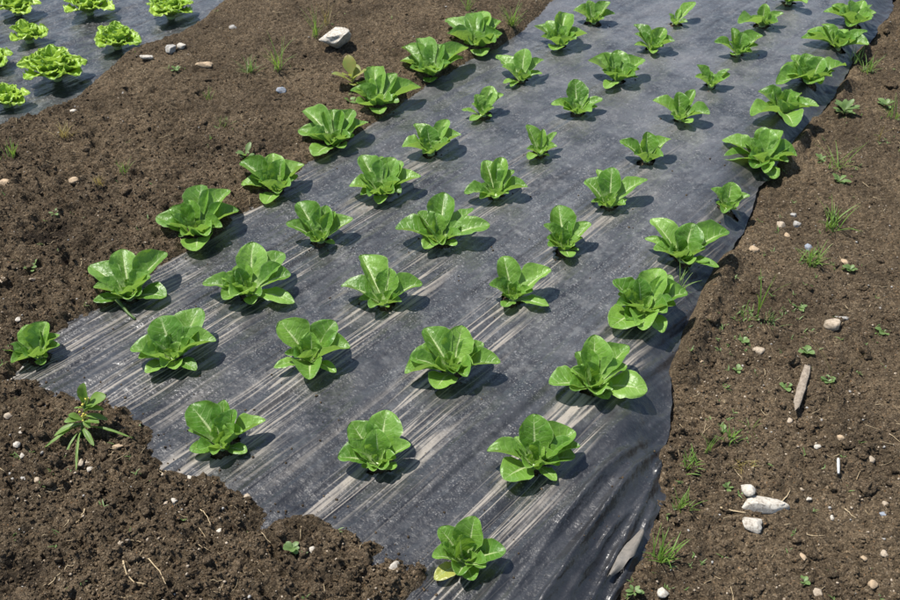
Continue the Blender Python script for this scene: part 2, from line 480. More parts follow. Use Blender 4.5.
# ------------------------------------------------------------------ what the photograph shows, measured plant by plant:
# key, crop (x, y, width) of the photo, base in it, leaves (tip x, tip y, tip height in cm, breadth), label
LETTUCES = [
    ('A1', (0, 305, 90), (390, 530), [(250, 200, 7, .7), (460, 165, 8, .8), (600, 300, 6, .6), (20, 435, 5, .5), (110, 580, 4, .6), (600, 400, 5, .6), (420, 600, 2, .5)],
     'small compact romaine at the near end of the left-edge row'),
    ('A2', (80, 240, 108), (420, 480), [(350, 75, 9, .85), (720, 100, 8, .85), (80, 210, 7, .6), (110, 390, 6, .65), (110, 510, 3, .5), (500, 460, 5, .7), (720, 470, 2.5, .7), (590, 310, 8, .7)],
     'leafy romaine above a loose pale stalk, second from the near end of the left-edge row'),
    ('A3', (145, 180, 108), (440, 470), [(90, 310, 7, .9), (470, 40, 9, .75), (700, 80, 9, .8), (780, 250, 6, .6), (560, 430, 6, .85), (430, 590, 3, .8), (340, 170, 9, .6), (280, 470, 4, .5)],
     'big wide-open romaine with a broad cupped leaf toward the path, third in the left-edge row'),
    ('A4', (230, 145, 90), (470, 470), [(110, 165, 8, .6), (420, 80, 10, .7), (740, 190, 7, .75), (520, 140, 10, .6), (110, 390, 5, .75), (350, 590, 2, .6), (680, 300, 5, .6)],
     'romaine with spreading pointed leaves, fourth from the near end of the left-edge row'),
    ('A5', (285, 98, 90), (500, 480), [(190, 120, 8, .7), (130, 320, 6, .7), (480, 110, 9, .8), (680, 110, 9, .6), (830, 240, 6, .9), (430, 470, 5, .7), (290, 580, 3, .6), (590, 500, 3, .6)],
     'full romaine with a white-rimmed low leaf, fifth from the near end of the left-edge row'),
    ('A6', (335, 60, 90), (430, 480), [(390, 60, 10, .8), (230, 220, 7, .7), (610, 130, 10, .7), (860, 270, 6, .9), (640, 420, 5, .7), (340, 380, 6, .6), (450, 540, 3, .6)],
     'dark full romaine right beside the yellow and reddish weed, sixth in the left-edge row'),
    ('A7', (390, 30, 90), (420, 470), [(120, 170, 9, .9), (290, 80, 10, .6), (500, 140, 10, .9), (780, 170, 8, .8), (100, 310, 6, .8), (730, 270, 7, .8), (390, 520, 2, .7), (350, 270, 7, .6)],
     'broad bowl-shaped romaine, second from the far end of the left-edge row'),
    ('A8', (435, 2, 90), (430, 470), [(110, 170, 8, .7), (120, 310, 6, .7), (380, 110, 10, .7), (480, 90, 10, .7), (640, 180, 8, .9), (560, 240, 8, .7), (470, 540, 2, .7), (640, 340, 5, .7)],
     'large romaine beside a grass tuft at the far end of the left-edge row'),
    ('B1', (118, 302, 108), (470, 480), [(350, 120, 9, .9), (100, 390, 6, .9), (690, 50, 9, .8), (680, 210, 8, .6), (820, 320, 6, .65), (230, 590, 3, .5), (480, 560, 3, .6), (640, 330, 8, .5), (650, 570, 2, .4)],
     'large romaine at the near end of the second row from the left edge'),
    ('B2', (195, 237, 108), (460, 480), [(480, 40, 11, .85), (740, 130, 8, .7), (800, 310, 6, .95), (60, 385, 5, .5), (230, 520, 4, .8), (480, 560, 3, .5), (350, 260, 9, .6), (830, 550, 1.5, .4)],
     'large romaine with tall folded back leaf, second plant of second row from left edge'),
    ('B3', (273, 192, 90), (480, 500), [(250, 100, 9, .75), (130, 310, 7, .5), (530, 130, 10, .65), (800, 260, 7, .6), (620, 190, 9, .5), (540, 400, 5, .55), (400, 440, 5, .5), (620, 520, 1.5, .4)],
     'medium upright romaine, third from the near end of the second row from the left edge'),
    ('B4', (338, 147, 90), (440, 480), [(230, 80, 10, .8), (110, 390, 5, .85), (550, 100, 10, .8), (640, 140, 9, .6), (830, 290, 6, .8), (630, 460, 4, .75), (410, 570, 2, .55), (430, 90, 9, .4)],
     'full wide romaine, fourth from the near end of the second row from the left edge'),
    ('B5', (388, 107, 90), (430, 470), [(270, 165, 9, .65), (140, 400, 5, .95), (390, 180, 10, .7), (600, 125, 9, .45), (730, 270, 6, .75), (470, 430, 4, .6)],
     'romaine with one round drooping side leaf, fifth in the second row from the left edge'),
    ('B6', (445, 74, 75), (450, 500), [(370, 240, 8, .7), (560, 140, 10, .6), (700, 240, 7, .45), (200, 430, 3, .4), (300, 560, 1.5, .45), (560, 510, 2, .4)],
     'small romaine with pale ragged low leaves, sixth in the second row from the left edge'),
    ('B7', (485, 40, 75), (430, 500), [(140, 180, 8, .6), (480, 100, 11, .6), (700, 230, 7, .45), (690, 400, 4, .5), (220, 520, 2, .45), (310, 560, 1.5, .35), (440, 340, 6, .6)],
     'upright romaine with three spread leaves, seventh in the second row from the left edge'),
    ('B8', (525, 5, 75), (420, 500), [(110, 250, 7, .5), (260, 190, 9, .55), (480, 90, 11, .75), (750, 340, 6, .7), (350, 540, 2.5, .75), (190, 380, 5, .5), (560, 250, 8, .7)],
     'dense romaine, second from the far end of the second row from the left edge'),
    ('B9', (560, 0, 150), (200, 140), [(80, 60, 6, .7), (170, 0, 10, .6), (300, 10, 10, .7), (330, 80, 5, .5), (250, 70, 6, .7)],
     'romaine cropped by the picture\'s top, at far end of second row from left edge'),
    ('C1', (170, 390, 108), (440, 480), [(170, 120, 8, .75), (450, 80, 9, .5), (540, 160, 9, .7), (800, 250, 6, .5), (160, 500, 3, .55), (150, 330, 5, .4), (640, 520, 2, .5), (530, 360, 8, .5)],
     'romaine next to the soil-covered bed end, nearest in the middle row'),
    ('C2', (258, 310, 108), (440, 430), [(180, 90, 9, .85), (640, 90, 9, .7), (770, 310, 6, .7), (430, 580, 4, .75), (130, 480, 2.5, .35), (650, 520, 2, .35), (440, 180, 9, .8), (220, 360, 6, .5)],
     'open romaine with a cup-shaped front leaf, second from the near end of the middle row'),
    ('C3', (330, 245, 108), (450, 500), [(260, 80, 9, .7), (90, 340, 5.5, .65), (500, 190, 9, .7), (770, 320, 6, .65), (240, 450, 4, .5), (490, 520, 2, .35)],
     'sparse romaine with three long outstretched leaves, third from the near end of the middle row'),
    ('C4', (388, 185, 108), (430, 480), [(470, 60, 11, .85), (250, 220, 9, .6), (60, 360, 6, .7), (850, 330, 6, .85), (390, 230, 9, .6), (300, 530, 4, .6), (570, 500, 3, .5), (710, 190, 6, .4)],
     'large wide romaine, fourth from the near end and biggest of the middle row'),
    ('C5', (452, 150, 90), (440, 470), [(330, 100, 10, .8), (500, 70, 10, .5), (620, 200, 8, .65), (120, 430, 4, .6), (760, 370, 5, .6), (420, 480, 4, .7)],
     'medium romaine with two upright back leaves, fifth from the near end of the middle row'),
    ('C6', (505, 117, 75), (420, 450), [(260, 90, 10, .5), (460, 140, 9, .4), (620, 180, 7, .35), (280, 510, 2, .5), (530, 470, 2, .35)],
     'smallest romaine with three narrow upright leaves, sixth in the middle row'),
    ('C7', (540, 74, 75), (450, 480), [(420, 55, 12, .75), (130, 360, 5, .5), (260, 290, 7, .5), (750, 290, 6, .5), (690, 390, 4, .5), (560, 150, 9, .4), (480, 470, 3, .5)],
     'romaine with one tall broad shield-like back leaf, seventh in the middle row'),
    ('C8', (578, 42, 75), (470, 480), [(120, 220, 7, .85), (320, 120, 10, .6), (480, 90, 11, .7), (790, 200, 7, .85), (470, 280, 7, .6), (720, 420, 4, .5), (330, 560, 2, .5)],
     'full round romaine, third from the far end of the middle row'),
    ('C9', (615, 15, 75), (450, 430), [(230, 110, 9, .5), (240, 220, 7, .6), (450, 220, 8, .4), (590, 150, 9, .7), (720, 310, 6, .7), (230, 360, 4, .4), (460, 460, 2.5, .45)],
     'loose romaine with small leaf sticking out, second from far end of the middle row'),
    ('C10', (560, 0, 150), (690, 150), [(655, 80, 5, .5), (720, 50, 6, .4), (810, 10, 8, .5)],
     'tiny romaine in a dark planting hole at the far end of the middle row'),
    ('D1', (322, 402, 108), (470, 520), [(540, 65, 9, .75), (240, 165, 8, .75), (130, 460, 5, .75), (740, 350, 6, .6), (450, 220, 9, .75), (600, 560, 3, .65), (610, 270, 6, .4)],
     'tidy romaine with five rounded leaves, nearest in the second row from the right edge'),
    ('D2', (395, 318, 108), (470, 450), [(250, 80, 8, .75), (560, 60, 11, .8), (740, 210, 7, .6), (880, 370, 5, .5), (120, 330, 7, .85), (80, 460, 4, .6), (340, 590, 3, .75), (600, 490, 6, .8), (480, 290, 8, .6)],
     'big dense romaine, second from the near end of the second row from the right edge'),
    ('D3', (470, 250, 90), (430, 500), [(330, 60, 10, .6), (190, 340, 6, .7), (810, 190, 8, .65), (790, 560, 2, .5), (340, 570, 3, .55), (480, 310, 7, .5), (560, 430, 5, .5)],
     'romaine with a hook-curved tall leaf, third in the second row from the right edge'),
    ('D4', (525, 200, 90), (400, 500), [(330, 50, 10, .65), (190, 240, 8, .5), (660, 230, 8, .55), (430, 210, 8, .4), (230, 460, 5, .6), (440, 570, 3, .6), (540, 500, 2, .35), (370, 270, 8, .6)],
     'lopsided romaine with a sideways leaf, fourth in the second row from the right edge'),
    ('D5', (572, 160, 90), (370, 470), [(130, 200, 8, .75), (250, 90, 9, .4), (400, 70, 11, .65), (750, 190, 7, .5), (190, 420, 4, .4), (550, 390, 3, .45)],
     'romaine with one long leaf pointing sideways, fifth in the second row from the right edge'),
    ('D6', (608, 122, 75), (460, 480), [(140, 220, 7, .5), (470, 115, 10, .7), (750, 200, 7, .65), (480, 470, 3, .4), (620, 300, 6, .5)],
     'small three-leaved romaine, sixth from the near end of the second row from the right edge'),
    ('D7', (645, 80, 75), (430, 480), [(90, 240, 7, .6), (400, 140, 10, .65), (590, 110, 10, .4), (780, 400, 5, .7), (560, 510, 3, .5)],
     'romaine with fallen pale blade behind it, seventh in second row from the right edge'),
    ('D8', (680, 52, 75), (370, 420), [(200, 150, 9, .6), (180, 300, 6, .5), (600, 260, 6, .65), (600, 200, 8, .4), (380, 400, 3, .5)],
     'small bright romaine, eighth from the near end of the second row from the right edge'),
    ('D9', (705, 20, 75), (390, 420), [(330, 90, 10, .4), (110, 260, 7, .55), (450, 140, 10, .7), (690, 180, 8, .85), (640, 300, 6, .6), (330, 420, 3, .5)],
     'medium bowl-like romaine, third from the far end of the second row from the right edge'),
    ('D10', (725, 0, 150), (220, 160), [(240, 20, 10, .6), (80, 140, 7, .5), (350, 75, 7, .5), (200, 90, 8, .6)],
     'pale small romaine, second from the far end of the second row from the right edge'),
    ('D11', (725, 0, 150), (380, 22), [(330, -20, 7, .5), (400, -60, 9, .7), (490, 20, 6, .5), (290, 0, 5, .5), (380, 10, 4, .6)],
     'romaine mostly above the picture\'s top, farthest of second row from the right edge'),
    ('E1', (415, 510, 108), (420, 440), [(200, 145, 7, .65), (500, 50, 10, .7), (760, 340, 6, .65), (140, 390, 5, .65), (480, 590, 3, .6), (160, 580, 1.5, .5), (370, 210, 9, .75)],
     'romaine with one yellowing ground leaf, nearest of the right-edge row'),
    ('E2', (482, 410, 108), (440, 460), [(430, 30, 11, .8), (40, 340, 5, .5), (780, 180, 8, .8), (820, 300, 7, .5), (180, 580, 3, .8), (620, 590, 2, .45), (480, 260, 9, .6), (780, 390, 5, .7)],
     'open romaine with a tall back leaf, second from the near end of the right-edge row'),
    ('E3', (543, 332, 108), (420, 470), [(430, 20, 11, .85), (710, 110, 7, .6), (50, 430, 5, .9), (700, 280, 7, .8), (870, 490, 3, .75), (540, 560, 3, .6), (380, 250, 9, .6), (250, 300, 8, .5)],
     'wide low romaine with a pale ribbed outer leaf, third nearest of the right-edge row'),
    ('E4', (595, 262, 108), (400, 420), [(150, 150, 9, .75), (360, 130, 10, .65), (540, 50, 10, .75), (770, 250, 6, .9), (130, 540, 3, .7), (400, 570, 4, .7), (600, 420, 6, .8), (640, 110, 9, .5), (260, 480, 4, .6), (560, 590, 2, .5)],
     'large crowded romaine with grass stalks rising behind it, fourth in the right-edge row'),
    ('E5', (635, 213, 108), (390, 400), [(130, 50, 9, .5), (150, 300, 5, .75), (480, 80, 10, .8), (780, 150, 7, .75), (450, 430, 5, .65), (620, 400, 3, .5), (700, 450, 2, .35), (340, 180, 9, .6), (80, 210, 5, .3)],
     'romaine overhanging the sheet edge with one curled tip, fifth in the right-edge row'),
    ('E6', (690, 170, 75), (440, 480), [(250, 220, 7, .6), (500, 140, 9, .8), (720, 300, 6, .6), (400, 520, 4, .6), (560, 470, 2, .5)],
     'smallest plant of the right-edge row, with round upright leaves'),
    ('E7', (715, 122, 90), (480, 420), [(480, 50, 10, .9), (650, 80, 10, .75), (70, 180, 7, .6), (80, 370, 5, .75), (820, 330, 5, .85), (500, 510, 4, .45), (380, 460, 5, .6), (590, 570, 1.5, .5)],
     'big glossy romaine just beyond the smallest plant of the right-edge row'),
    ('E8', (740, 82, 90), (420, 330), [(180, 90, 8, .85), (340, 60, 10, .7), (110, 340, 5, .7), (510, 70, 10, .6), (790, 240, 6, .5), (540, 450, 5, .85), (420, 180, 9, .7)],
     'tight cabbage-like romaine, fourth from the far end of the right-edge row'),
    ('E9', (765, 50, 90), (440, 320), [(150, 210, 6, .8), (260, 50, 9, .5), (400, 30, 10, .75), (580, 70, 10, .8), (810, 150, 6, .8), (440, 340, 5, .8), (560, 340, 4, .6), (110, 340, 4, .5)],
     'wide rosette romaine, third from the far end of the right-edge row'),
    ('E10', (795, 10, 90), (420, 390), [(120, 210, 7, .6), (60, 280, 5, .5), (270, 140, 9, .5), (430, 200, 9, .9), (560, 260, 8, .6), (740, 340, 5, .75), (720, 200, 7, .5)],
     'dark romaine with pale arched top leaf, second from far end of the right-edge row'),
    ('E11', (725, 0, 150), (770, 150), [(590, 70, 6, .7), (640, 30, 8, .6), (740, 160, 4, .7), (750, 0, 11, .7), (870, 30, 6, .6), (830, 0, 9, .6)],
     'large romaine at the top of the picture, farthest of the right-edge row'),
]
YELLOW = {('E1', 5)}
PALE = {('B6', 3), ('B6', 4), ('B7', 4), ('B7', 5), ('C6', 3), ('C6', 4), ('C9', 5), ('A5', 6), ('B1', 5), ('B8', 4), ('C8', 6), ('E4', 4), ('E7', 7), ('D3', 3), ('E3', 4), ('D10', 0), ('D10', 3)}
# base x, y in the photo, radius in metres, leaves, label
BATAVIAS = [
    (30, 42, 0.088, 12, 'thin small frilly lettuce with separate leaves, behind the biggest frilly one'),
    (58, 80, 0.127, 26, 'biggest and nearest full frilly lettuce on the far left sheet'),
    (118, 48, 0.097, 18, 'small tight frilly lettuce near the sheet edge, just beyond the biggest one'),
    (18, 14, 0.099, 18, 'frilly lettuce in the top corner of the picture behind the thin small one'),
    (90, 14, 0.116, 18, 'frilly lettuce cut by the top of the picture, in the middle of its row'),
    (171, 18, 0.108, 20, 'frilly lettuce at the sheet edge, farthest one fully in the picture'),
    (-4, 66, 0.072, 12, 'frilly lettuce cut by the side of the picture, beside the biggest one'),
    (8, 106, 0.088, 16, 'nearest frilly lettuce at the side of the picture, by the sheet corner'),
    (233, -4, 0.055, 12, 'frilly lettuce leaf tips peeking in at the top edge beyond the soil path'),
]
# x, y, breadth, depth in photo pixels, turn, colour, label
STONES = [
    (336, 47, 31, 22, 5, 'white', 'big pale angular stone alone on the soil path'),
    (763, 508, 46, 16, 4, 'white', 'long white stone half sunk in the right-hand soil'),
    (752, 525, 20, 15, -35, 'white', 'white wedge-shaped stone touching the near side of the long white stone'),
    (749, 491, 13, 12, 10, 'white', 'rounded white stone just behind the long white stone'),
    (832, 326, 16, 11, 5, 'beige', 'blocky beige stone on the right-hand soil beside a flat grey one'),
    (841, 318, 15, 5, -15, 'grey', 'flat grey sliver of stone touching the blocky beige one'),
    (758, 351, 12, 9, -40, 'beige', 'beige chip of stone between the sheet and the wood piece'),
    (793, 357, 13, 3, -5, 'white', 'thin white flake just above the wood piece'),
    (754, 250, 10, 6, -25, 'tan', 'tan oval pebble close beside the raised sheet edge'),
    (781, 226, 9, 8, 0, 'beige', 'pale round pebble in a cluster of three by the right weeds'),
    (797, 224, 8, 8, 0, 'grey', 'grey round pebble in a cluster of three by the right weeds'),
    (793, 216, 6, 5, 0, 'grey', 'smallest grey pebble of the cluster by the right weeds'),
    (787, 236, 5, 7, 0, 'tan', 'small upright tan pebble just below the cluster of three'),
    (809, 248, 8, 7, 0, 'blue', 'bluish pebble between two weeds on the right-hand soil'),
    (845, 262, 5, 8, 20, 'tan', 'pinkish tan chip standing in the right-hand soil'),
    (701, 362, 6, 4, -20, 'tan', 'small tan pebble near the sheet edge beside the wide low lettuce'),
    (859, 21, 8, 7, 0, 'tan', 'tan pebble beside the farthest right-edge lettuce'),
    (171, 50, 10, 11, 0, 'grey', 'round grey pebble on the soil path by the far left sheet'),
    (181, 47, 8, 6, -30, 'white', 'white oval pebble touching the round grey one'),
    (147, 58, 13, 5, 0, 'white', 'elongated white pebble at the far left sheet edge'),
    (205, 65, 17, 7, -15, 'tan', 'flat tan slab of stone on the far soil path'),
    (233, 28, 7, 5, 20, 'grey', 'small grey stone near the top of the soil path'),
    (281, 91, 10, 9, 20, 'blue', 'blue-grey pebble on the soil path between weeds and lettuces'),
    (123, 94, 6, 4, 40, 'grey', 'little grey pebble in the middle of the soil path'),
    (148, 95, 4, 5, 0, 'white', 'tiny square white pebble in the middle of the soil path'),
    (74, 112, 7, 5, 10, 'white', 'white speck-like pebble on the soil path near the far left sheet'),
    (5, 183, 13, 8, -10, 'tan', 'flat tan stone at the side of the picture on the soil path'),
    (74, 181, 10, 7, -30, 'tan', 'orange-tan chip of stone on the soil path'),
    (191, 16, 5, 4, 0, 'white', 'white pebble close to the farthest frilly lettuce'),
    (112, 240, 10, 5, 30, 'grey', 'pale grey flake behind the second left-edge lettuce'),
    (145, 244, 8, 4, -20, 'white', 'white flake near the tall leaves of the second left-edge lettuce'),
    (34, 279, 9, 4, 20, 'beige', 'beige flake below the twin-leaf sprout on the left soil'),
    (31, 299, 4, 6, 20, 'beige', 'small upright beige pebble behind the small compact lettuce'),
    (18, 320, 5, 4, 10, 'white', 'small white pebble right behind the small compact lettuce'),
    (2, 282, 8, 7, 10, 'beige', 'beige stone at the very side of the picture on the left soil'),
    (123, 543, 14, 11, 15, 'beige', 'largest beige pebble on the loose near soil'),
    (220, 532, 8, 7, 0, 'white', 'white pebble in the near soil beside the bent dry root'),
    (247, 497, 7, 6, 0, 'beige', 'beige pebble on the soil lapping over the sheet end'),
    (235, 490, 6, 6, 0, 'grey', 'grey pebble at the sheet end, next to the beige one'),
    (174, 501, 6, 5, 50, 'white', 'white pebble between the tall weed and the sheet end'),
    (166, 503, 4, 4, 0, 'beige', 'tiny pale pebble right beside the white one below the sheet end'),
    (191, 479, 9, 4, -20, 'white', 'white chip lying on the corner of the sheet end'),
    (118, 447, 11, 5, 30, 'tan', 'tan elongated pebble in the shadow of the tall weed'),
    (81, 463, 5, 7, 10, 'beige', 'left pebble of the pair at the foot of the tall weed'),
    (87, 463, 6, 6, 0, 'beige', 'right pebble of the pair at the foot of the tall weed'),
    (90, 470, 6, 4, 30, 'white', 'white pebble just below the pair at the foot of the tall weed'),
    (8, 416, 9, 6, 10, 'beige', 'dull beige pebble by the side of the picture, above a white group'),
    (21, 431, 5, 8, 20, 'white', 'upright white pebble, topmost of the group on the left soil'),
    (17, 445, 7, 6, 30, 'white', 'broad white pebble in the middle of the group on the left soil'),
    (23, 455, 5, 8, 10, 'white', 'narrow white pebble at the lower end of the group on the left soil'),
    (38, 480, 7, 8, 25, 'beige', 'tall beige pebble on the near soil beside a grey one'),
    (24, 479, 6, 8, 0, 'grey', 'grey pebble on the near soil beside the tall beige one'),
    (394, 567, 14, 8, 30, 'white', 'chalky white stone on the soil lip beside the nearest lettuce'),
    (312, 550, 7, 6, 0, 'white', 'white pebble right of the round-leaved seedling'),
    (414, 564, 5, 6, 20, 'white', 'small white pebble between the chalky stone and the yellowing leaf'),
    (663, 593, 11, 9, 0, 'white', 'white round stone at the bottom edge beside the sheet corner'),
    (818, 447, 8, 4, 0, 'white', 'white flat pebble on the right-hand soil below the wood piece'),
    (871, 460, 7, 6, 0, 'beige', 'cream pebble on bare soil right of the white peg'),
    (841, 438, 7, 5, 0, 'tan', 'tan pebble just above the white peg'),
    (790, 421, 6, 5, 0, 'beige', 'small pebble right under the lower end of the wood piece'),
    (817, 593, 8, 7, 0, 'beige', 'cream round pebble near the bottom edge of the right-hand soil'),
    (873, 585, 9, 8, 0, 'tan', 'brownish round pebble near the bottom right corner'),
    (884, 554, 7, 6, 0, 'beige', 'beige round pebble above the brownish one at the right border'),
    (885, 504, 6, 5, 0, 'beige', 'small pebble at the right border level with the long white stone'),
    (832, 518, 4, 5, 0, 'white', 'small white pebble between the long white stone and a short twig'),
    (808, 499, 6, 4, 10, 'white', 'small white flake right of the long white stone'),
    (802, 489, 4, 4, 0, 'beige', 'tiny beige pebble up and right of the long white stone'),
    (803, 557, 5, 7, 10, 'tan', 'tan upright pebble alone below the long white stone'),
    (864, 559, 6, 5, 0, 'tan', 'tan pebble left of the beige one at the right border'),
    (883, 515, 7, 6, 0, 'blue', 'dark grey pebble at the right border'),
]
# x, y, height in photo pixels, blades, label, material, blade half width
GRASS = [
    (278, 68, 34, 12, 'upright grass tuft beside the feathery weed on the soil path', 'grass', .0022),
    (250, 72, 18, 26, 'low feathery weed clump beside the upright grass on the soil path', 'weed', .0016, 1.2),
    (316, 36, 34, 9, 'tall thin grass just beyond the big pale stone', 'grass', .0020),
    (327, 24, 26, 7, 'orange-tinged grass close behind the tall thin grass', 'drygrass', .0016),
    (512, 26, 24, 22, 'thick grass tuft touching the farthest left-edge lettuce', 'grass', .0026),
    (468, 10, 22, 8, 'thin grass growing at the top edge behind the farthest left-edge lettuce', 'grass', .0022),
    (13, 156, 18, 8, 'spiky green grass at the left border of the soil path', 'grass', .0020),
    (64, 136, 16, 16, 'orange dry grass tuft on the soil path', 'drygrass', .0016, 1.2),
    (124, 172, 16, 8, 'thin upright grass pair in the middle of the soil path', 'grass', .0014),
    (99, 184, 14, 9, 'yellowish small grass left of the thin upright pair', 'drygrass', .0014),
    (209, 100, 14, 7, 'dark little grass tuft halfway along the soil path', 'grass', .0014),
    (224, 126, 14, 14, 'small mossy grass patch on the soil path nearer the lettuces', 'weed', .0016, 1.2),
    (757, 318, 55, 5, 'long single upright grass blade near the raised sheet edge', 'grass', .0030, .15),
    (745, 320, 16, 10, 'low grass leaning at the foot of the long blade', 'grass', .0020, 1.3),
    (772, 322, 14, 14, 'sparse mossy grass right of the long blade', 'weed', .0014, 1.3),
    (832, 388, 58, 3, 'leaning dry grass stalk beside the wood piece', 'drygrass', .0013, .5),
    (810, 262, 24, 20, 'leafy grass tuft below the bluish pebble', 'grass', .0024, 1.1),
    (832, 228, 30, 16, 'grass tuft by the dark clod on the upper right soil', 'grass', .0026, 1.1),
    (836, 168, 34, 8, 'arching grass with long blades on the upper right soil', 'grass', .0026, 1.1),
    (893, 118, 22, 10, 'pale green grass at the right border', 'grass', .0020),
    (878, 140, 24, 4, 'thin dry stalk on the upper right soil', 'drygrass', .0012, .6),
    (690, 464, 16, 16, 'bright grass clump near the sheet edge, level with the nearest lettuces', 'grass', .0022, 1.2),
    (707, 452, 24, 6, 'thin upright grass right of the bright clump', 'grass', .0014, .4),
    (729, 440, 18, 12, 'short green grass farther from the sheet than the bright clump', 'grass', .0020),
    (680, 508, 24, 14, 'grass tuft halfway between the bright clump and the bottom edge', 'grass', .0020),
    (660, 560, 36, 16, 'largest grass tuft by the sheet corner at the bottom', 'grass', .0024),
    (744, 468, 16, 14, 'sparse yellow-green grass patch above the long white stone', 'drygrass', .0014, 1.3),
    (754, 430, 18, 4, 'tiny forked grass blade above the long white stone', 'grass', .0014),
    (679, 292, 34, 6, 'bent grass stalks rising behind the large crowded lettuce', 'grass', .0018, 1.0),
    (868, 72, 20, 10, 'small grass by the lettuces on the far right soil', 'grass', .0022, 1.1),
    (855, 60, 16, 8, 'little grass tuft close to the farthest right-edge lettuces', 'weed', .0022, 1.1),
    (700, 112, 18, 1, 'single fallen pale blade on the sheet behind a lettuce', 'drygrass', .0030, 1.3),
]
# x, y, radius in photo pixels, leaves, label, material, breadth, height
SPROUTS = [
    (293, 549, 10, 8, 'round-leaved seedling on the soil lip at the near sheet end', 'weed', .75, .6),
    (32, 270, 9, 5, 'twin-leaf sprout on the left soil', 'weed', .5, .9),
    (352, 84, 19, 6, 'yellow and reddish broadleaf weed at the left sheet edge', 'red', .7, 1.1),
    (350, 102, 8, 3, 'pale round-leaved seedling between two lettuces at the left sheet edge', 'weed', 1.0, .5),
    (246, 158, 11, 7, 'pale seedling at the left sheet edge behind the fourth lettuce', 'weed', .45, .9),
    (844, 113, 13, 10, 'branching pale green weed on the upper right soil', 'weed', .45, .7),
    (786, 387, 8, 7, 'clover-like weed left of the wood piece', 'weed', .8, .5),
    (806, 352, 8, 6, 'small clover-like weed right above the wood piece', 'weed', .8, .5),
    (828, 382, 7, 6, 'small green weed at the foot of the leaning dry stalk', 'weed', .7, .6),
    (743, 341, 6, 6, 'tiny round-leaved weed left of the beige stone chip', 'weed', .8, .5),
    (737, 370, 6, 5, 'tiny weed between the sheet edge and the wood piece', 'weed', .7, .5),
    (798, 308, 8, 6, 'small dark weed on the middle of the right soil', 'weed', .5, .6),
    (839, 182, 10, 8, 'low leafy weed under the arching grass', 'weed', .5, .5),
    (820, 160, 7, 6, 'tiny weed beside the arching grass', 'weed', .5, .6),
    (803, 582, 7, 6, 'little seedling near the cream pebble at the bottom', 'weed', .7, .5),
    (728, 488, 7, 6, 'small seedling left of the long white stone', 'weed', .6, .6),
    (634, 592, 9, 7, 'leafy weed at the bottom edge by the sheet corner', 'weed', .5, .5),
    (886, 106, 9, 7, 'pale weed at the upper right border', 'weed', .5, .6),
    (176, 70, 6, 6, 'small pale seedling by the pebbles of the far soil path', 'weed', .6, .5),
    (55, 214, 7, 5, 'small dull weed on the left soil above the twin-leaf sprout', 'weed', .5, .5),
    (850, 270, 8, 6, 'flat tiny weed at the middle right of the soil', 'weed', .7, .4),
    (884, 332, 8, 6, 'pale flat weed near the right border below the beige block stone', 'weed', .7, .4),
    (722, 432, 7, 6, 'tiny sprig left of the short green grass', 'weed', .5, .7),
]


# ------------------------------------------------------------------ plants: positions first (holes in the sheet)
PL = {}
for key, crop, base, leaves, lab in LETTUCES:
    x0, y0, w = crop; k = w / 900
    bx, by = x0 + base[0] * k, y0 + base[1] * k
    p = at(bx, by, 0); p = at(bx, by, sz(p[0], p[1]))
    PL[key] = p
    HOLES.append((p[0], p[1], .020 + .010 * rnd.random()))

# ------------------------------------------------------------------ ground, one sheet to the horizon
def axis(a, b, step, far):
    c = list(np.arange(a, b + 1e-9, step)); s = step; q = c[-1]; hi = []
    while q < far: s *= 1.35; q += s; hi.append(q)
    s = step; q = c[0]; lo = []
    while q > -far: s *= 1.35; q -= s; lo.append(q)
    return np.array(lo[::-1] + c + hi)


gx = axis(-1.85, 1.95, .0046, 60); gy = axis(-.05, 3.75, .0046, 60)
X, Y = np.meshgrid(gx, gy)
Z = ground_z(X.ravel(), Y.ravel())
g_ = mesh_obj('ground', np.stack([X.ravel(), Y.ravel(), Z], 1), grid_faces(len(gx), len(gy)), M['soil'])
dmp = np.zeros(Z.shape)
for qx, qy, qr in PITS:
    q = np.hypot(X.ravel() - qx, Y.ravel() - qy) / qr / 1.2 + .55 * fbm(X.ravel(), Y.ravel(), 22, 3, 36)
    dmp = np.maximum(dmp, 1 - sstep(.45, .95, q))
g_.data.attributes.new('damp', 'FLOAT', 'POINT').data.foreach_set('value', dmp.astype(np.float32))
tag(g_, kind='structure')
del X, Y, Z

# ------------------------------------------------------------------ black sheets
ys = np.concatenate([np.arange(-.10, 3.9, .005), np.arange(3.9, 6.2, .05)])
tt = np.linspace(0, 1, 400)
Yg = np.repeat(ys[:, None], len(tt), 1)
xr = xright(ys) + .006 + .020 * fbm(ys, ys * 0, 7, 4, 60, .65)
Xg = -.32 + (xr[:, None] + .32) * tt[None, :]
Zg = sheet_z(Xg.ravel(), Yg.ravel())
F_ = grid_faces(len(tt), len(ys))
keep = sdist(POLY, Xg.ravel(), Yg.ravel()) < .07
for hx, hy, hr in HOLES:
    q = np.hypot(Xg.ravel() - hx, Yg.ravel() - hy); m_ = q < .06
    keep[m_] &= q[m_] > hr * (.85 + .5 * fbm(Xg.ravel()[m_], Yg.ravel()[m_], 40, 2, 37))
    Zg[m_] += .005 * np.exp(-((q[m_] - hr) / .010) ** 2) * (.4 + fbm(Xg.ravel()[m_], Yg.ravel()[m_], 45, 2, 38))
F_ = F_[keep[F_].all(1)]
used = np.zeros(Xg.size, bool); used[F_.ravel()] = True
idx = np.cumsum(used) - 1
TENS = np.zeros(Xg.size)
for k_, p_ in PL.items():          # wrinkles radiate along the run of the film from each planting hole
    dx_, dy_ = Xg.ravel() - p_[0], Yg.ravel() - p_[1]
    s_ = dx_ * WC + dy_ * WS; t_ = -dx_ * WS + dy_ * WC
    TENS = np.maximum(TENS, np.exp(-(s_ / .19) ** 2 - (t_ / .05) ** 2))
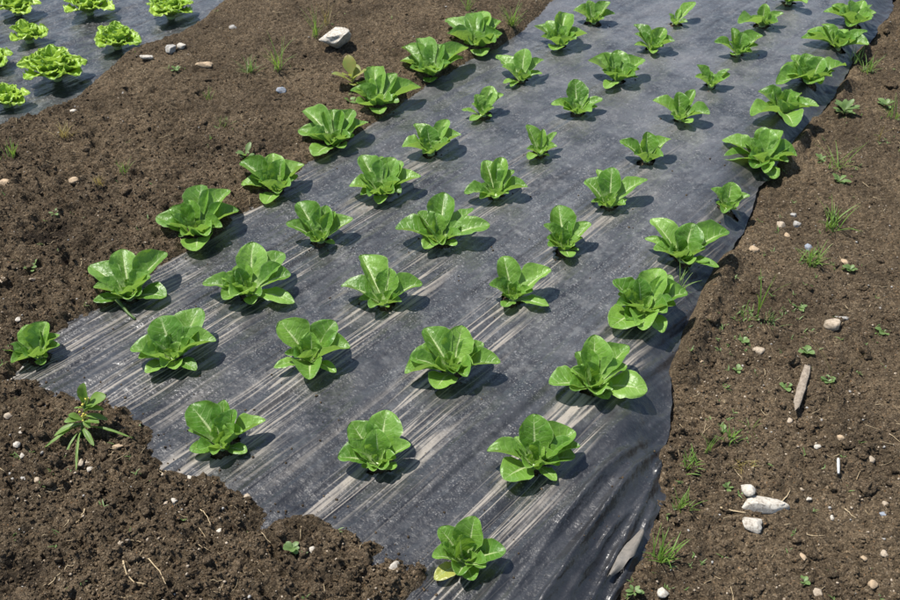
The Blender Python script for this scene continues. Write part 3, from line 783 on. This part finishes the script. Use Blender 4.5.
V_ = np.stack([Xg.ravel(), Yg.ravel(), Zg], 1)[used]
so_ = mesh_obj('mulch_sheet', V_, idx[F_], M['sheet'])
so_.data.attributes.new('tension', 'FLOAT', 'POINT').data.foreach_set('value', TENS[used].astype(np.float32))
so_.data.attributes.new('margin', 'FLOAT', 'POINT').data.foreach_set('value', (1 - sstep(.05, .20, xright(V_[:, 1]) - V_[:, 0])).astype(np.float32))
tag(so_,
    'wide wrinkled black plastic mulch sheet laid over the lettuce bed in the middle', 'mulch sheet', 'black plastic mulch sheets')

# pale dusty edge of the film turned over at the near corner
tA = [at(607, 579, -.03), at(617, 560, -.03), at(627, 544, -.03), at(639, 531, -.03)]
tB = [at(611, 579, -.03), at(623, 570, -.03), at(634, 559, -.03), at(644, 536, -.03)]
vs_, fs_ = [], []
for i in range(13):
    t = i / 12 * 3; k = min(int(t), 2); f = t - k
    A_ = tA[k] * (1 - f) + tA[k + 1] * f; B_ = tB[k] * (1 - f) + tB[k + 1] * f
    for j in range(6):
        q = A_ * (1 - j / 5) + B_ * (j / 5)
        z = max(sz(q[0], q[1]), -.05) + .004 + .012 * math.sin(math.pi * (j / 5) * .8) + .002 * mnoise.noise(Vector((i * .5, j * .7, 0)))
        vs_.append((q[0], q[1], z))
M['flap'] = plain('dusty_film_underside', (.10, .095, .085), (.19, .17, .145), 60, .7, .3, .002)
fo_ = mesh_obj('turned_edge', vs_, grid_faces(6, 13), M['flap'], so_); fo_['label'] = 'pale dusty turned-up edge'

ys2 = np.concatenate([np.arange(-.2, 3.9, .008), np.arange(3.9, 6.2, .05)])
o2 = np.array([p for p in L2W[::-1]]); x2 = np.interp(ys2, o2[:, 1], o2[:, 0]); x2 = x2 + np.clip(ys2 - o2[-1, 1], 0, 9) * .0 + .06
X2 = -3.0 + (x2[:, None] + 3.0) * np.linspace(0, 1, 220)[None, :]
Y2 = np.repeat(ys2[:, None], 220, 1)


def sheet2_z(x, y):
    s = x * WC + y * WS; t = -x * WS + y * WC
    return .006 * fbm(t * 20, s * 1.6, 1, 3, 70) + .006 * fbm(x, y, 8, 3, 71)


Z2 = sheet2_z(X2.ravel(), Y2.ravel())
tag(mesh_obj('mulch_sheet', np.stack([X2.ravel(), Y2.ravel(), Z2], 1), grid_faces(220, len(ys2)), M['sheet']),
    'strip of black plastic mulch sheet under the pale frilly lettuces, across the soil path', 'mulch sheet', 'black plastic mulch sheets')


# ------------------------------------------------------------------ leaves
def leaf_mesh(P0, tip, wf, cup=.35, curl=0.0, ruffle=.0, seed=0, nu=15, nv=22, frill=0, petiole=.30, out=None):
    """blade from P0 to tip; faces the plant axis / the sky. Returns verts, faces, uvs"""
    r = random.Random(seed)
    P0 = Vector(P0); tip = Vector(tip)
    d = tip - P0; Ln = max(d.length, .01)
    h = Vector((d.x, d.y, 0))
    o = h.normalized() if h.length > .003 else (out or Vector((1, 0, 0)))
    if out is not None and h.length < .02: o = (o + out).normalized()
    up = Vector((0, 0, 1))
    el = d.z / Ln
    dn = d / Ln
    el = max(0, min(1, el))
    P1 = P0 + (dn * .34 + up * .20 * (1 - el) + o * (.13 * el)) * Ln
    tdir = (dn + o * (.10 + curl) * (1 - .5 * el) - up * (.16 * (1 - el) + curl * .7) + up * .12 * el).normalized()
    P2 = tip - tdir * Ln * .36
    side = o.cross(up).normalized()
    tw = r.uniform(-.25, .25)
    W = min(wf * Ln, .074 + .012 * r.random()) * .5
    cs = []; vs = []; uv = []
    ph = [r.uniform(0, 6.28) for _ in range(6)]
    asym = r.uniform(-.12, .12); rl = r.uniform(-.5, 1.6)
    for j in range(nv):
        q = j / (nv - 1); v = 1 - (1 - q) ** 1.7
        a = 1 - v
        C = P0 * a ** 3 + P1 * 3 * a * a * v + P2 * 3 * a * v * v + tip * v ** 3
        T = ((P1 - P0) * 3 * a * a + (P2 - P1) * 6 * a * v + (tip - P2) * 3 * v * v)
        T = T.normalized() if T.length > 1e-6 else tdir
        Nn = side.cross(T).normalized()
        if Nn.dot(up - o) < 0: Nn = -Nn
        Sd = T.cross(Nn).normalized()
        ca, sa = math.cos(tw * v), math.sin(tw * v)
        Sd, Nn = Sd * ca + Nn * sa, Nn * ca - Sd * sa
        t = min(max((v - .02) / .56, 0), 1); pr = petiole + (1 - petiole) * t * t * (3 - 2 * t)
        vm = .54
        if v > vm: pr *= math.sqrt(max(0, 1 - ((v - vm) / (1 - vm)) ** 2.05))
        w = W * pr
        for i in range(nu):
            x = i / (nu - 1) * 2 - 1
            ax = abs(x)
            cc = cup * (.35 + .9 * v)
            # fold near the rib, bowl toward the rim
            lift = w * (cc * (.72 * ax + .55 * x * x)) * (1 - .80 * v ** 4)
            en = 1 + .09 * mnoise.noise(Vector((v * 5.5 + seed, 3.3 * (1 if x > 0 else -1), seed * .71))) + .035 * mnoise.noise(Vector((v * 17 + seed, x, 1.1)))
            lat = x * w * en * (1 - .22 * cc * ax) * (1 + asym * x)
            ruf = ruffle * w * ax ** 2.2 * (math.sin(v * 17 + ph[0] + 1.3 * x) * .6 + math.sin(v * 29 + ph[1] - 2 * x) * .4)
            roll = -.10 * w * max(0, ax - .72) / .28 * rl * (1 if v > .3 else 0)
            crk = .012 * Ln * mnoise.noise(Vector((x * 6.5 + seed, v * 11, seed * .53))) * ax
            bl = crk + roll + .016 * Ln * (mnoise.noise(Vector((x * 2.6 + seed * 1.7, v * 4.5, seed * .37)))) * (1 if v > .2 else v * 5)
            back = -.05 * Ln * ax * ax * pr * v      # round shoulders
            if frill:
                fz = ax ** 3 * math.sin(v * 40 + ph[2]) + (v ** 4) * math.sin(x * 9 + ph[3])
                ruf += frill * w * fz
                lat *= 1 + .10 * ax ** 3 * math.sin(v * 46 + ph[4])
                back += frill * .10 * Ln * v ** 6 * math.sin(x * 15 + ph[5])
            vs.append(C + Sd * lat + Nn * (lift + ruf + bl) + T * back); uv.append((i / (nu - 1), v))
    return vs, grid_faces(nu, nv), uv


def stem_mesh(r0, h):
    vs = []; n = 10
    for j, (rr, z) in enumerate(((r0 * 1.0, -.012), (r0, .004), (r0 * .85, h * .6), (r0 * .5, h))):
        for i in range(n):
            a = 6.2832 * i / n; vs.append((rr * math.cos(a), rr * math.sin(a), z))
    fs = []
    for j in range(3):
        for i in range(n): fs.append((j * n + i, j * n + (i + 1) % n, (j + 1) * n + (i + 1) % n, (j + 1) * n + i))
    fs.append(tuple(range(3 * n, 4 * n)))
    return vs, fs


GR = 'romaine lettuces planted through the middle sheet'
for n_, (key, crop, base, leaves, lab) in enumerate(LETTUCES):
    P = PL[key]
    root = bpy.data.objects.new('romaine_lettuce', None); COL.objects.link(root)
    root.location = P; root.empty_display_size = .03
    tag(root, lab, 'lettuce', GR)
    rr = random.Random(100 + n_)
    x0, y0, w = crop; k = w / 900
    tips = []
    for (lx, ly, hh, wf) in leaves:
        lo = (at(x0 + lx * k, y0 + ly * k, P[2] + hh * .01) - P)
        hh *= .67 if hh > 3.2 else .8      # the plants are low and open
        t = at(x0 + lx * k, y0 + ly * k, P[2] + hh * .01) - P
        wf *= min(1.1, (np.linalg.norm(lo) / max(np.linalg.norm(t), .01)) ** .8)
        tips.append((Vector(t), wf, hh))
    size = sum(t.length for t, _, _ in tips) / len(tips)
    v, f = stem_mesh(.006 + .05 * size, .10 * size)
    mesh_obj('stem', v, f, M['heart'], root)
    for i, (t, wf, hh) in enumerate(tips):
        hd = Vector((t.x, t.y, 0)); o = hd.normalized() if hd.length > .004 else Vector((-.5, .8, 0)).normalized()
        low = hh < 2.5
        P0 = o * (.004 + .03 * size) + Vector((0, 0, .002 + (.004 if not low else 0)))
        mt = M['yellow'] if (key, i) in YELLOW else M['heart'] if (key, i) in PALE else M['leaf']
        v, f, uv = leaf_mesh(P0, t, min(.95, wf * 1.10), cup=rr.uniform(.50, .95) if not low else .3, curl=rr.uniform(-.10, .42), ruffle=rr.uniform(.03, .09),
                             seed=n_ * 31 + i, out=o)
        mesh_obj('leaf', v, f, mt, root, uv)
    # inner ring between the outer leaves and the heart
    azs = sorted(math.atan2(t.y, t.x) for t, _, _ in tips)
    full = 1 if key[0] in 'AE' else 0
    for i in range(3 + 2 * (len(leaves) > 6) + full if len(leaves) > 3 else 2):
        gaps = [((azs[(q + 1) % len(azs)] - azs[q]) % 6.2832 or 6.2832, azs[q]) for q in range(len(azs))]
        gp, st = max(gaps); a = st + gp * rr.uniform(.4, .6); azs = sorted(azs + [math.atan2(math.sin(a), math.cos(a))])
        o = Vector((math.cos(a), math.sin(a), 0))
        Lm = size * rr.uniform(.58, .86) * (1.08 if full else 1)
        t = o * Lm * rr.uniform(.6, .92) + Vector((0, 0, Lm * rr.uniform(.35, .7)))
        v, f, uv = leaf_mesh(o * (.004 + .02 * size) + Vector((0, 0, .003)), t, rr.uniform(.66, .88), cup=rr.uniform(.6, 1.1), curl=rr.uniform(-.15, .5),
                             ruffle=.10, seed=n_ * 31 + 12 + i, out=o)
        mesh_obj('leaf', v, f, M['leaf'], root, uv)
    nh = 3 + (len(leaves) > 6) + (len(leaves) > 7)
    a0 = rr.uniform(0, 6.28)
    for i in range(nh):
        a = a0 + i * 2.4
        Lh = size * (.60 - .07 * i) * rr.uniform(.9, 1.1)
        lean = .62 - .11 * i
        o = Vector((math.cos(a), math.sin(a), 0))
        t = o * Lh * lean * .85 + Vector((0, 0, Lh * (.62 + .03 * i)))
        v, f, uv = leaf_mesh(o * .005 + Vector((0, 0, .004)), t, rr.uniform(.80, 1.0), cup=.95, curl=rr.uniform(-.15, .05), ruffle=.08,
                             seed=n_ * 31 + 20 + i, out=o, nu=11, nv=14)
        mesh_obj('heart_leaf', v, f, M['heart'], root, uv)

GB = 'pale frilly lettuces on the far left sheet'
for n_, (px, py, R_, nl, lab) in enumerate(BATAVIAS):
    p = at(px, py, 0); zz = float(sheet2_z(np.array([p[0]]), np.array([p[1]]))[0]); p = at(px, py, zz)
    root = bpy.data.objects.new('frilly_lettuce', None); COL.objects.link(root); root.location = p; root.empty_display_size = .03
    tag(root, lab, 'lettuce', GB)
    rr = random.Random(900 + n_)
    v, f = stem_mesh(.014, .03); mesh_obj('stem', v, f, M['heart'], root)
    for i in range(nl):
        a = i * 2.39996 + rr.uniform(-.25, .25); q = i / nl
        o = Vector((math.cos(a), math.sin(a), 0))
        rad = R_ * (1.0 - .72 * q) * rr.uniform(.85, 1.1)
        hh = R_ * (.34 + .42 * q) * rr.uniform(.85, 1.2)
        t = o * rad + Vector((0, 0, hh))
        v, f, uv = leaf_mesh(o * .008 + Vector((0, 0, .008)), t, rr.uniform(.85, 1.1), cup=.40 + .4 * q, curl=rr.uniform(.1, .5), ruffle=.16,
                             seed=5000 + n_ * 40 + i, out=o, frill=.17, petiole=.4, nu=17, nv=20)
        mesh_obj('leaf' if q < .7 else 'heart_leaf', v, f, M['batavia'], root, uv)


# ------------------------------------------------------------------ soil crumbs, gravel, straw (beyond counting)
def ico(sub):
    import bmesh
    bm = bmesh.new(); bmesh.ops.create_icosphere(bm, subdivisions=sub, radius=1)
    v = np.array([q.co[:] for q in bm.verts]); f = np.array([[q.index for q in g.verts] for g in bm.faces]); bm.free()
    return v, f


ICO = {k: ico(k) for k in (1, 2, 3, 4)}


def lump(sub, seed, rough=.35, flat=1.0):
    v, f = ICO[sub]
    off = Vector((seed * 3.1, seed * 1.7, seed * .9))
    out = []
    for q in v:
        c = Vector(q)
        s = 1 + rough * mnoise.noise(c * 1.3 + off) + rough * .6 * mnoise.noise(c * 3.1 + off)
        out.append((c.x * s, c.y * s, c.z * s * flat))
    return np.array(out), f


def scatter(name, m, pts, rads, seed, rough, sub=1, flat=1.0, sink=.3):
    rs = np.random.RandomState(seed)
    lib = [lump(sub, seed + i, rough, flat) for i in range(10)]
    VV = []; FF = []; n = 0
    for (x, y, z), r in zip(pts, rads):
        v, f = lib[rs.randint(10)]
        a, b = rs.rand() * 6.28, rs.rand() * .9
        ca, sa, cb, sb = math.cos(a), math.sin(a), math.cos(b), math.sin(b)
        R = np.array([[ca, -sa * cb, sa * sb], [sa, ca * cb, -ca * sb], [0, sb, cb]])
        q = (v * r * (rs.rand(3) * .5 + .75)) @ R.T
        VV.append(q + np.array([x, y, z + r * (1 - 2 * sink) * .5])); FF.append(f + n); n += len(v)
    return mesh_obj(name, np.vstack(VV), np.vstack(FF), m, smooth=True)


rs = np.random.RandomState(5)


def soil_points(n, crumb_bias):
    """random soil points within the stretch the photo sees"""
    out = []
    while len(out) < n:
        u = rs.rand(4000) * 1000 - 50; w = rs.rand(4000) * 680 - 30
        P = np.array([at(a, b, 0)[:2] for a, b in zip(u, w)])
        dL = sdist(POLY, P[:, 0], P[:, 1]); d2 = sdist(POLY2, P[:, 0], P[:, 1]); dr = P[:, 0] - xright(P[:, 1])
        ok = ((dL > .006) & (d2 > .006)) | (dr > .006)
        pr = np.where(dr > 0, .8, 1.0) * (.25 + .75 * sstep(-.3, .5, .9 - P[:, 1] * .55)) if crumb_bias else np.ones(len(P))
        pr = pr * (.35 + 1.3 * vnoise(P[:, 0] * 6, P[:, 1] * 6, 88))
        ok &= rs.rand(len(P)) < pr
        out += list(P[ok])
    P = np.array(out[:n])
    return np.column_stack([P, ground_z(P[:, 0], P[:, 1])])


pts = soil_points(30000, True); rad = .0013 + .0032 * rs.rand(len(pts)) ** 3.0
tag(scatter('soil_crumbs', M['clod'], pts, rad, 3, .5, 1, .8, .55), kind='stuff')
pts = soil_points(800, True); rad = .004 + .007 * rs.rand(len(pts)) ** 3
tag(scatter('soil_clods', M['clod'], pts, rad, 4, .6, 2, .75, .6), kind='stuff')
pts = soil_points(230, True); rad = .006 + .013 * rs.rand(len(pts)) ** 2.2
tag(scatter('soil_clods', M['clod'], pts, rad, 9, .75, 3, .75, .6), kind='stuff')
pts = soil_points(1500, False); rad = .0010 + .0022 * rs.rand(len(pts)) ** 3
tag(scatter('gravel', M['beige'], pts, rad, 6, .4, 1, .7), kind='stuff')
pts = soil_points(420, False); rad = .0011 + .0026 * rs.rand(len(pts)) ** 3
tag(scatter('gravel', M['grey'], pts, rad, 8, .4, 1, .7), kind='stuff')


cr = []
for p_ in list(PL.values()):
    for _ in range(14):
        a, r_ = rs.rand() * 6.28, abs(rs.randn()) * .03 + .012
        cr.append((p_[0] + math.cos(a) * r_, p_[1] + math.sin(a) * r_))
while len(cr) < 5200:
    q = at(rs.rand() * 900, 150 + rs.rand() * 450, 0)[:2]; cr.append((q[0], q[1]))
cr = np.array(cr); dd = sdist(POLY, cr[:, 0], cr[:, 1]); inside = (dd < 0) & (xright(cr[:, 1]) - cr[:, 0] > .01)
cr = cr[inside & ((np.arange(len(cr)) < 700) | (rs.rand(len(cr)) < 1.2 * np.exp(dd / .035) + .10))]
tag(scatter('soil_crumbs', M['clod'], np.column_stack([cr, sheet_z(cr[:, 0], cr[:, 1])]), .0008 + .0022 * rs.rand(len(cr)) ** 3, 31, .5, 1, .8, .2), kind='stuff')


def tube(path, r, n=5, taper=.4):
    vs = []; fs = []
    m_ = len(path)
    for j, p in enumerate(path):
        p = Vector(p); q = Vector(path[min(j + 1, m_ - 1)]) - Vector(path[max(j - 1, 0)])
        q.normalize(); s = q.cross(Vector((.13, .21, 1))); s.normalize(); t = q.cross(s)
        rr_ = r * (1 - taper * j / (m_ - 1))
        for i in range(n):
            a = 6.2832 * i / n; vs.append(p + s * rr_ * math.cos(a) + t * rr_ * math.sin(a))
    for j in range(m_ - 1):
        for i in range(n): fs.append((j * n + i, j * n + (i + 1) % n, (j + 1) * n + (i + 1) % n, (j + 1) * n + i))
    fs.append(tuple(range(n))[::-1]); fs.append(tuple(range((m_ - 1) * n, m_ * n)))
    return vs, fs


VV = []; FF = []
pts = soil_points(340, False)
for x, y, z in pts:
    a = rs.rand() * 6.28; ln = .008 + .03 * rs.rand() ** 2; cv = rs.uniform(-25, 25)
    pa = []
    for j in range(5):
        pa.append((x, y, 0)); x += math.cos(a) * ln / 4; y += math.sin(a) * ln / 4; a += cv * ln / 4
    q = np.array(pa); zz = ground_z(q[:, 0], q[:, 1]); zz = np.maximum(zz, zz.mean()) + .0015
    v, f = tube([(p[0], p[1], c) for p, c in zip(pa, zz)], .0004 + .0006 * rs.rand(), 4)
    FF += [tuple(i + len(VV) for i in g) for g in f]; VV += v
tag(mesh_obj('straw_litter', VV, FF, M['straw']), kind='stuff')

# ------------------------------------------------------------------ stones, each a thing
GP = 'loose stones on the soil'
PXM = lambda p: (Vector(p) - Vector(CP)).length / FPX      # metres per photo pixel at p
for i, (px, py, wpx, hpx, rotd, m_, lab) in enumerate(STONES):
    p = on_ground(px, py)
    s = PXM(p)
    big = wpx > 18
    v, f = lump(4 if wpx > 18 else 3, 50 + i * 1.37, .30 if not big else .34, 1)
    rp = np.random.RandomState(300 + i)
    for _ in range(9 if big or m_ == 'white' else 4):      # broken faces
        nn = rp.randn(3); nn /= np.linalg.norm(nn); h_ = rp.uniform(.45, .8)
        ex = v @ nn - h_
        v = v - np.outer(np.maximum(ex, 0) * .92, nn)
    v = v - (v.max(0) + v.min(0)) / 2
    v = v / np.abs(v).max(0)
    sx, sy = wpx * s / 2, max(hpx * s / 2 / .78, .0015)
    szz = min(sx, sy) * .72
    a = math.atan2(CR[1], CR[0]) + math.radians(rotd)
    v = v * [sx, sy, szz]
    ca, sa = math.cos(a), math.sin(a)
    v = np.column_stack([v[:, 0] * ca - v[:, 1] * sa, v[:, 0] * sa + v[:, 1] * ca, v[:, 2]])
    o = mesh_obj('stone' if big else 'pebble', v, f, M[m_]); o.location = p + Vector((0, 0, szz * (.75 if wpx > 30 else .15)))
    tag(o, lab, 'stone' if big else 'pebble', GP)

# wood, peg, plastic scraps
def bar(name, a, b, wid, thick, m_, lab, cat, jag=.3, seed=0, lift=.004):
    r = random.Random(seed)
    A = on_ground(*a); B = on_ground(*b)
    z = max(A.z, B.z); A.z = B.z = z + lift
    d = (B - A); n = 14
    sd = d.cross(Vector((0, 0, 1))).normalized()
    vs = []; fs = []; rings = 8
    c0 = (A + B) / 2
    for j in range(n):
        t = j / (n - 1); c = A + d * t - c0
        wj = wid * (.8 + .25 * mnoise.noise(Vector((t * 4, seed, 0)))) * (.75 + .25 * math.sin(math.pi * min(1, t * 1.1)))
        for i in range(rings):
            an = 6.2832 * i / rings
            ex = d.normalized() * (r.uniform(-jag, jag) * wid if j in (0, n - 1) else 0)
            vs.append(c + ex + sd * wj * .5 * (abs(math.cos(an)) ** .7 * (1 if math.cos(an) > 0 else -1)) + Vector((0, 0, thick * .5 * math.sin(an) + .1 * thick * mnoise.noise(Vector((t * 9, an, seed))))))
    for j in range(n - 1):
        for i in range(rings): fs.append((j * rings + i, j * rings + (i + 1) % rings, (j + 1) * rings + (i + 1) % rings, (j + 1) * rings + i))
    fs.append(tuple(range(rings))[::-1]); fs.append(tuple(range((n - 1) * rings, n * rings)))
    o = mesh_obj(name, vs, fs, m_); o.location = c0
    tag(o, lab, cat)
    return o


bar('wood_piece', (807, 369), (794, 413), .023, .0055, M['wood'], 'weathered grey strip of wood lying on the right-hand soil', 'wood', jag=.7, seed=3)
bar('plant_peg', (837, 462), (838, 475), .0075, .005, M['peg'], 'short white plastic peg lying on the right-hand soil', 'peg', jag=0, seed=5)


def root_thing(pxs, r, lab):
    P = [on_ground(x, y) for x, y in pxs]
    zc = max(p.z for p in P[:]) * .5 + sum(p.z for p in P) / len(P) * .5
    pts_ = []
    for i in range(len(P) - 1):
        for k in range(4):
            t = k / 4; a, b = P[i], P[i + 1]
            q = a.lerp(b, t); pts_.append(Vector((q.x, q.y, max(gz(q.x, q.y), zc - .002) + .002)))
    pts_.append(P[-1] + Vector((0, 0, .002)))
    c = pts_[0].copy()
    v, f = tube([p - c for p in pts_], r, 6)
    o = mesh_obj('dry_root', v, f, M['straw']); o.location = c
    tag(o, lab, 'root', 'dry roots on the near soil')


root_thing([(124, 563), (127, 575), (135, 584), (147, 586)], .0016, 'curved hook-shaped dry root on the near left soil')
root_thing([(150, 563), (160, 572), (166, 585)], .0011, 'thin straight dry root beside the hook-shaped root')
root_thing([(50, 588), (58, 576), (68, 570), (74, 566)], .0011, 'forked pale dry root near the bottom left corner')
root_thing([(86, 512), (82, 518), (76, 525)], .0013, 'short stubby dry stalk on the near left soil below the tall weed')
root_thing([(201, 512), (208, 519), (211, 526)], .0010, 'little bent dry root between the near soil and the sheet')
root_thing([(720, 508), (735, 512), (746, 514)], .0018, 'dry stalk tucked against the long white stone')
root_thing([(780, 503), (786, 498), (790, 491)], .0013, 'thin pale stalk sticking up behind the long white stone')
root_thing([(844, 510), (850, 515), (856, 519)], .0010, 'short dry twig on bare soil right of the long white stone')


# ------------------------------------------------------------------ weeds, each a thing
def blade(vs, fs, p, a, ln, wd, lean, curve, n=7):
    o = Vector((math.cos(a), math.sin(a), 0)); sd = Vector((-o.y, o.x, 0))
    b = len(vs); c = Vector(p); th = math.pi / 2 - lean
    for j in range(n):
        t = j / (n - 1); w = wd * (1 - t ** 1.8) * (.7 + .6 * min(1, t * 3)) * .6 + .0002
        nn = Vector((0, 0, 1)) * math.cos(th) - o * math.sin(th)
        vs += [c - sd * w + nn * w * .35, c + nn * -.0, c + sd * w + nn * w * .35]
        c = c + (o * math.cos(th) + Vector((0, 0, 1)) * math.sin(th)) * ln / (n - 1); th -= curve / (n - 1)
        if j:
            k = b + j * 3
            fs += [(k - 3, k - 2, k + 1, k), (k - 2, k - 1, k + 2, k + 1)]


def grass(px, py, hpx, n, lab, m_='grass', wd=.0016, spread=.8, group='grass tufts in the soil', name='grass_tuft', az=None, curve=.9):
    p = on_ground(px, py, -.004); s = PXM(p); r = random.Random(int(px * 31 + py))
    vs = []; fs = []
    n = int(n * 1.7) if n > 5 else n; hpx *= .85; wd *= .7
    for i in range(n):
        a = r.uniform(0, 6.28) if az is None else az + r.uniform(-.5, .5)
        q = Vector((r.gauss(0, .006), r.gauss(0, .006), 0)) * (spread + .3)
        blade(vs, fs, q, a, hpx * s * r.uniform(.6, 1.15) * 1.15, wd * r.uniform(.7, 1.3), r.uniform(.05, .8) * spread, r.uniform(.2, curve))
    o = mesh_obj(name, vs, fs, M[m_]); o.location = p
    tag(o, lab, 'grass' if 'grass' in name else 'weed', group)
    return o


def sprout(px, py, rpx, n, lab, m_='weed', wf=.6, hgt=.5, name='broadleaf_weed', group='small broadleaf weeds'):
    p = on_ground(px, py, -.002); s = PXM(p); r = random.Random(int(px * 17 + py * 3))
    R_ = rpx * s
    root = bpy.data.objects.new(name, None); COL.objects.link(root); root.location = p; root.empty_display_size = .01
    tag(root, lab, 'weed', group)
    vs, fs = tube([(0, 0, -.003), (0, 0, R_ * hgt * .5)], .0012, 5)
    mesh_obj('stem', vs, fs, M[m_], root)
    a0 = r.uniform(0, 6.28)
    for i in range(n):
        a = a0 + i * 2.4 + r.uniform(-.3, .3); q = r.uniform(.6, 1.1)
        o = Vector((math.cos(a), math.sin(a), 0))
        z0 = R_ * hgt * .5 * (i / n)
        v, f, uv = leaf_mesh(Vector((0, 0, z0)), o * R_ * q + Vector((0, 0, z0 + R_ * hgt * r.uniform(.3, 1.1))), wf * r.uniform(.85, 1.15), cup=.25,
                             curl=.2, seed=int(px + i * 7), nu=5, nv=8, out=o, petiole=.12)
        mesh_obj('leaf', v, f, M[m_], root, uv)
    return root


for w_ in GRASS: grass(**w_) if isinstance(w_, dict) else grass(*w_)
for w_ in SPROUTS: sprout(**w_) if isinstance(w_, dict) else sprout(*w_)

# tall weed at the near end of the bed
p = on_ground(80, 438, -.003); s = PXM(p)
root = bpy.data.objects.new('tall_weed', None); COL.objects.link(root); root.location = p
tag(root, 'tall weed with strap leaves and yellow buds at the soil-covered end of the bed', 'weed')


def wl(px, py, z):
    return Vector(at(px, py, p.z + z)) - p


top = wl(86, 396, .075)
vs, fs = tube([(0, 0, -.005), top * .35, top * .7, top], .0024, 6, .3); mesh_obj('stem', vs, fs, M['weed'], root)
for i, (px, py, z, wf, b) in enumerate([(84, 383, .105, .50, .8), (106, 396, .078, .70, .8), (104, 410, .06, .35, .75), (64, 422, .045, .5, .5), (90, 428, .03, .5, .5),
                                        (133, 438, .012, .055, .3), (76, 472, .002, .06, .25), (44, 448, .010, .10, .35), (62, 462, .003, .06, .25), (108, 420, .035, .3, .6), (74, 408, .06, .25, .8), (97, 404, .07, .5, .85), (68, 415, .05, .6, .5), (99, 423, .04, .45, .45), (77, 395, .085, .35, .9), (54, 436, .02, .3, .4), (94, 446, .012, .22, .3)]):
    v, f, uv = leaf_mesh(top * b * .9, wl(px, py, z), wf, cup=.3, curl=.15, seed=7000 + i, nu=7, nv=14, petiole=.35)
    mesh_obj('leaf', v, f, M['grass'], root, uv)
VV = []; FF = []; n = 0
for i in range(26):
    v, f = lump(1, i, .3); q = v * .0028 + np.array(top * rnd.uniform(.45, 1.0)) + np.array([rnd.gauss(0, .004), rnd.gauss(0, .004), rnd.gauss(0, .003)])
    VV.append(q); FF.append(f + n); n += len(v)
mesh_obj('flower_cluster', np.vstack(VV), np.vstack(FF), M['flower'], root)

# fallen strap leaf hanging from the second left-edge lettuce onto the sheet is part of that plant's look: a loose stalk on the sheet
def stalk(pxs, r, lab, m_='weed', name='loose_stalk', zs=None):
    P = []
    for i, (x, y) in enumerate(pxs):
        q = at(x, y, 0); z = max(sz(q[0], q[1]), gz(q[0], q[1])) + (zs[i] if zs else .003); P.append(Vector(at(x, y, z)))
    c = P[0].copy(); v, f = tube([q - c for q in P], r, 6, .3)
    o = mesh_obj(name, v, f, M[m_]); o.location = c; tag(o, lab, 'stalk')


stalk([(116, 299), (122, 306), (128, 313), (135, 319)], .0042, 'pale green stalk lying on the sheet below the second left-edge lettuce', zs=[.012, .008, .004, .003])

# tiny seedlings, beyond counting
VV = []; FF = []
pts = list(soil_points(1200, False))
for w_ in GRASS[:-1] + SPROUTS:
    q = on_ground(w_[0], w_[1])
    for _ in range(7):
        x, y = q.x + rs.randn() * .025, q.y + rs.randn() * .025; pts.append((x, y, gz(x, y)))
for x, y, z in pts:
    dr = x - float(xright(np.array([y]))[0])
    dens = (.75 if dr > 0 else .35) * float(vnoise(np.array([x * 4.0]), np.array([y * 4.0]), 77)[0])
    if rs.rand() > dens * .85: continue
    for k in range(rs.randint(2, 5)):
        blade(VV, FF, (x + rs.randn() * .002, y + rs.randn() * .002, z - .001), rs.rand() * 6.28, .005 + .011 * rs.rand(), .0007 + .0018 * rs.rand(), .4 + .8 * rs.rand(), .6, 4)
tag(mesh_obj('tiny_seedlings', VV, FF, M['weed']), kind='stuff')

# ------------------------------------------------------------------ light
SUN_EL, SH_AZ = math.radians(65), math.radians(5)     # shadows run toward SH_AZ
w = bpy.data.worlds.new('World'); S.world = w; w.use_nodes = True
nt = w.node_tree; nt.nodes.clear()
wo = nt.nodes.new('ShaderNodeOutputWorld'); bg = nt.nodes.new('ShaderNodeBackground'); sky = nt.nodes.new('ShaderNodeTexSky')
sky.sky_type = 'NISHITA'; sky.sun_disc = False; sky.sun_elevation = SUN_EL
to_sun = Vector((-math.cos(SH_AZ) * math.cos(SUN_EL), -math.sin(SH_AZ) * math.cos(SUN_EL), math.sin(SUN_EL)))
sky.sun_rotation = math.atan2(to_sun.x, to_sun.y)
bg.inputs['Strength'].default_value = .095
nt.links.new(sky.outputs[0], bg.inputs[0]); nt.links.new(bg.outputs[0], wo.inputs[0])
sd = bpy.data.lights.new('sun', 'SUN'); sd.energy = 4.6; sd.angle = math.radians(.53); sd.color = (1, .955, .89)
so = bpy.data.objects.new('sun', sd); COL.objects.link(so)
so.rotation_euler = to_sun.to_track_quat('Z', 'Y').to_euler()

S.view_settings.view_transform = 'Standard'
S.view_settings.look = 'None'
S.view_settings.exposure = .72
S.view_settings.gamma = 1
S.view_settings.use_curve_mapping = False
S.render.engine = 'CYCLES'
S.cycles.use_denoising = True
S.cycles.max_bounces = 8
S.cycles.transparent_max_bounces = 6
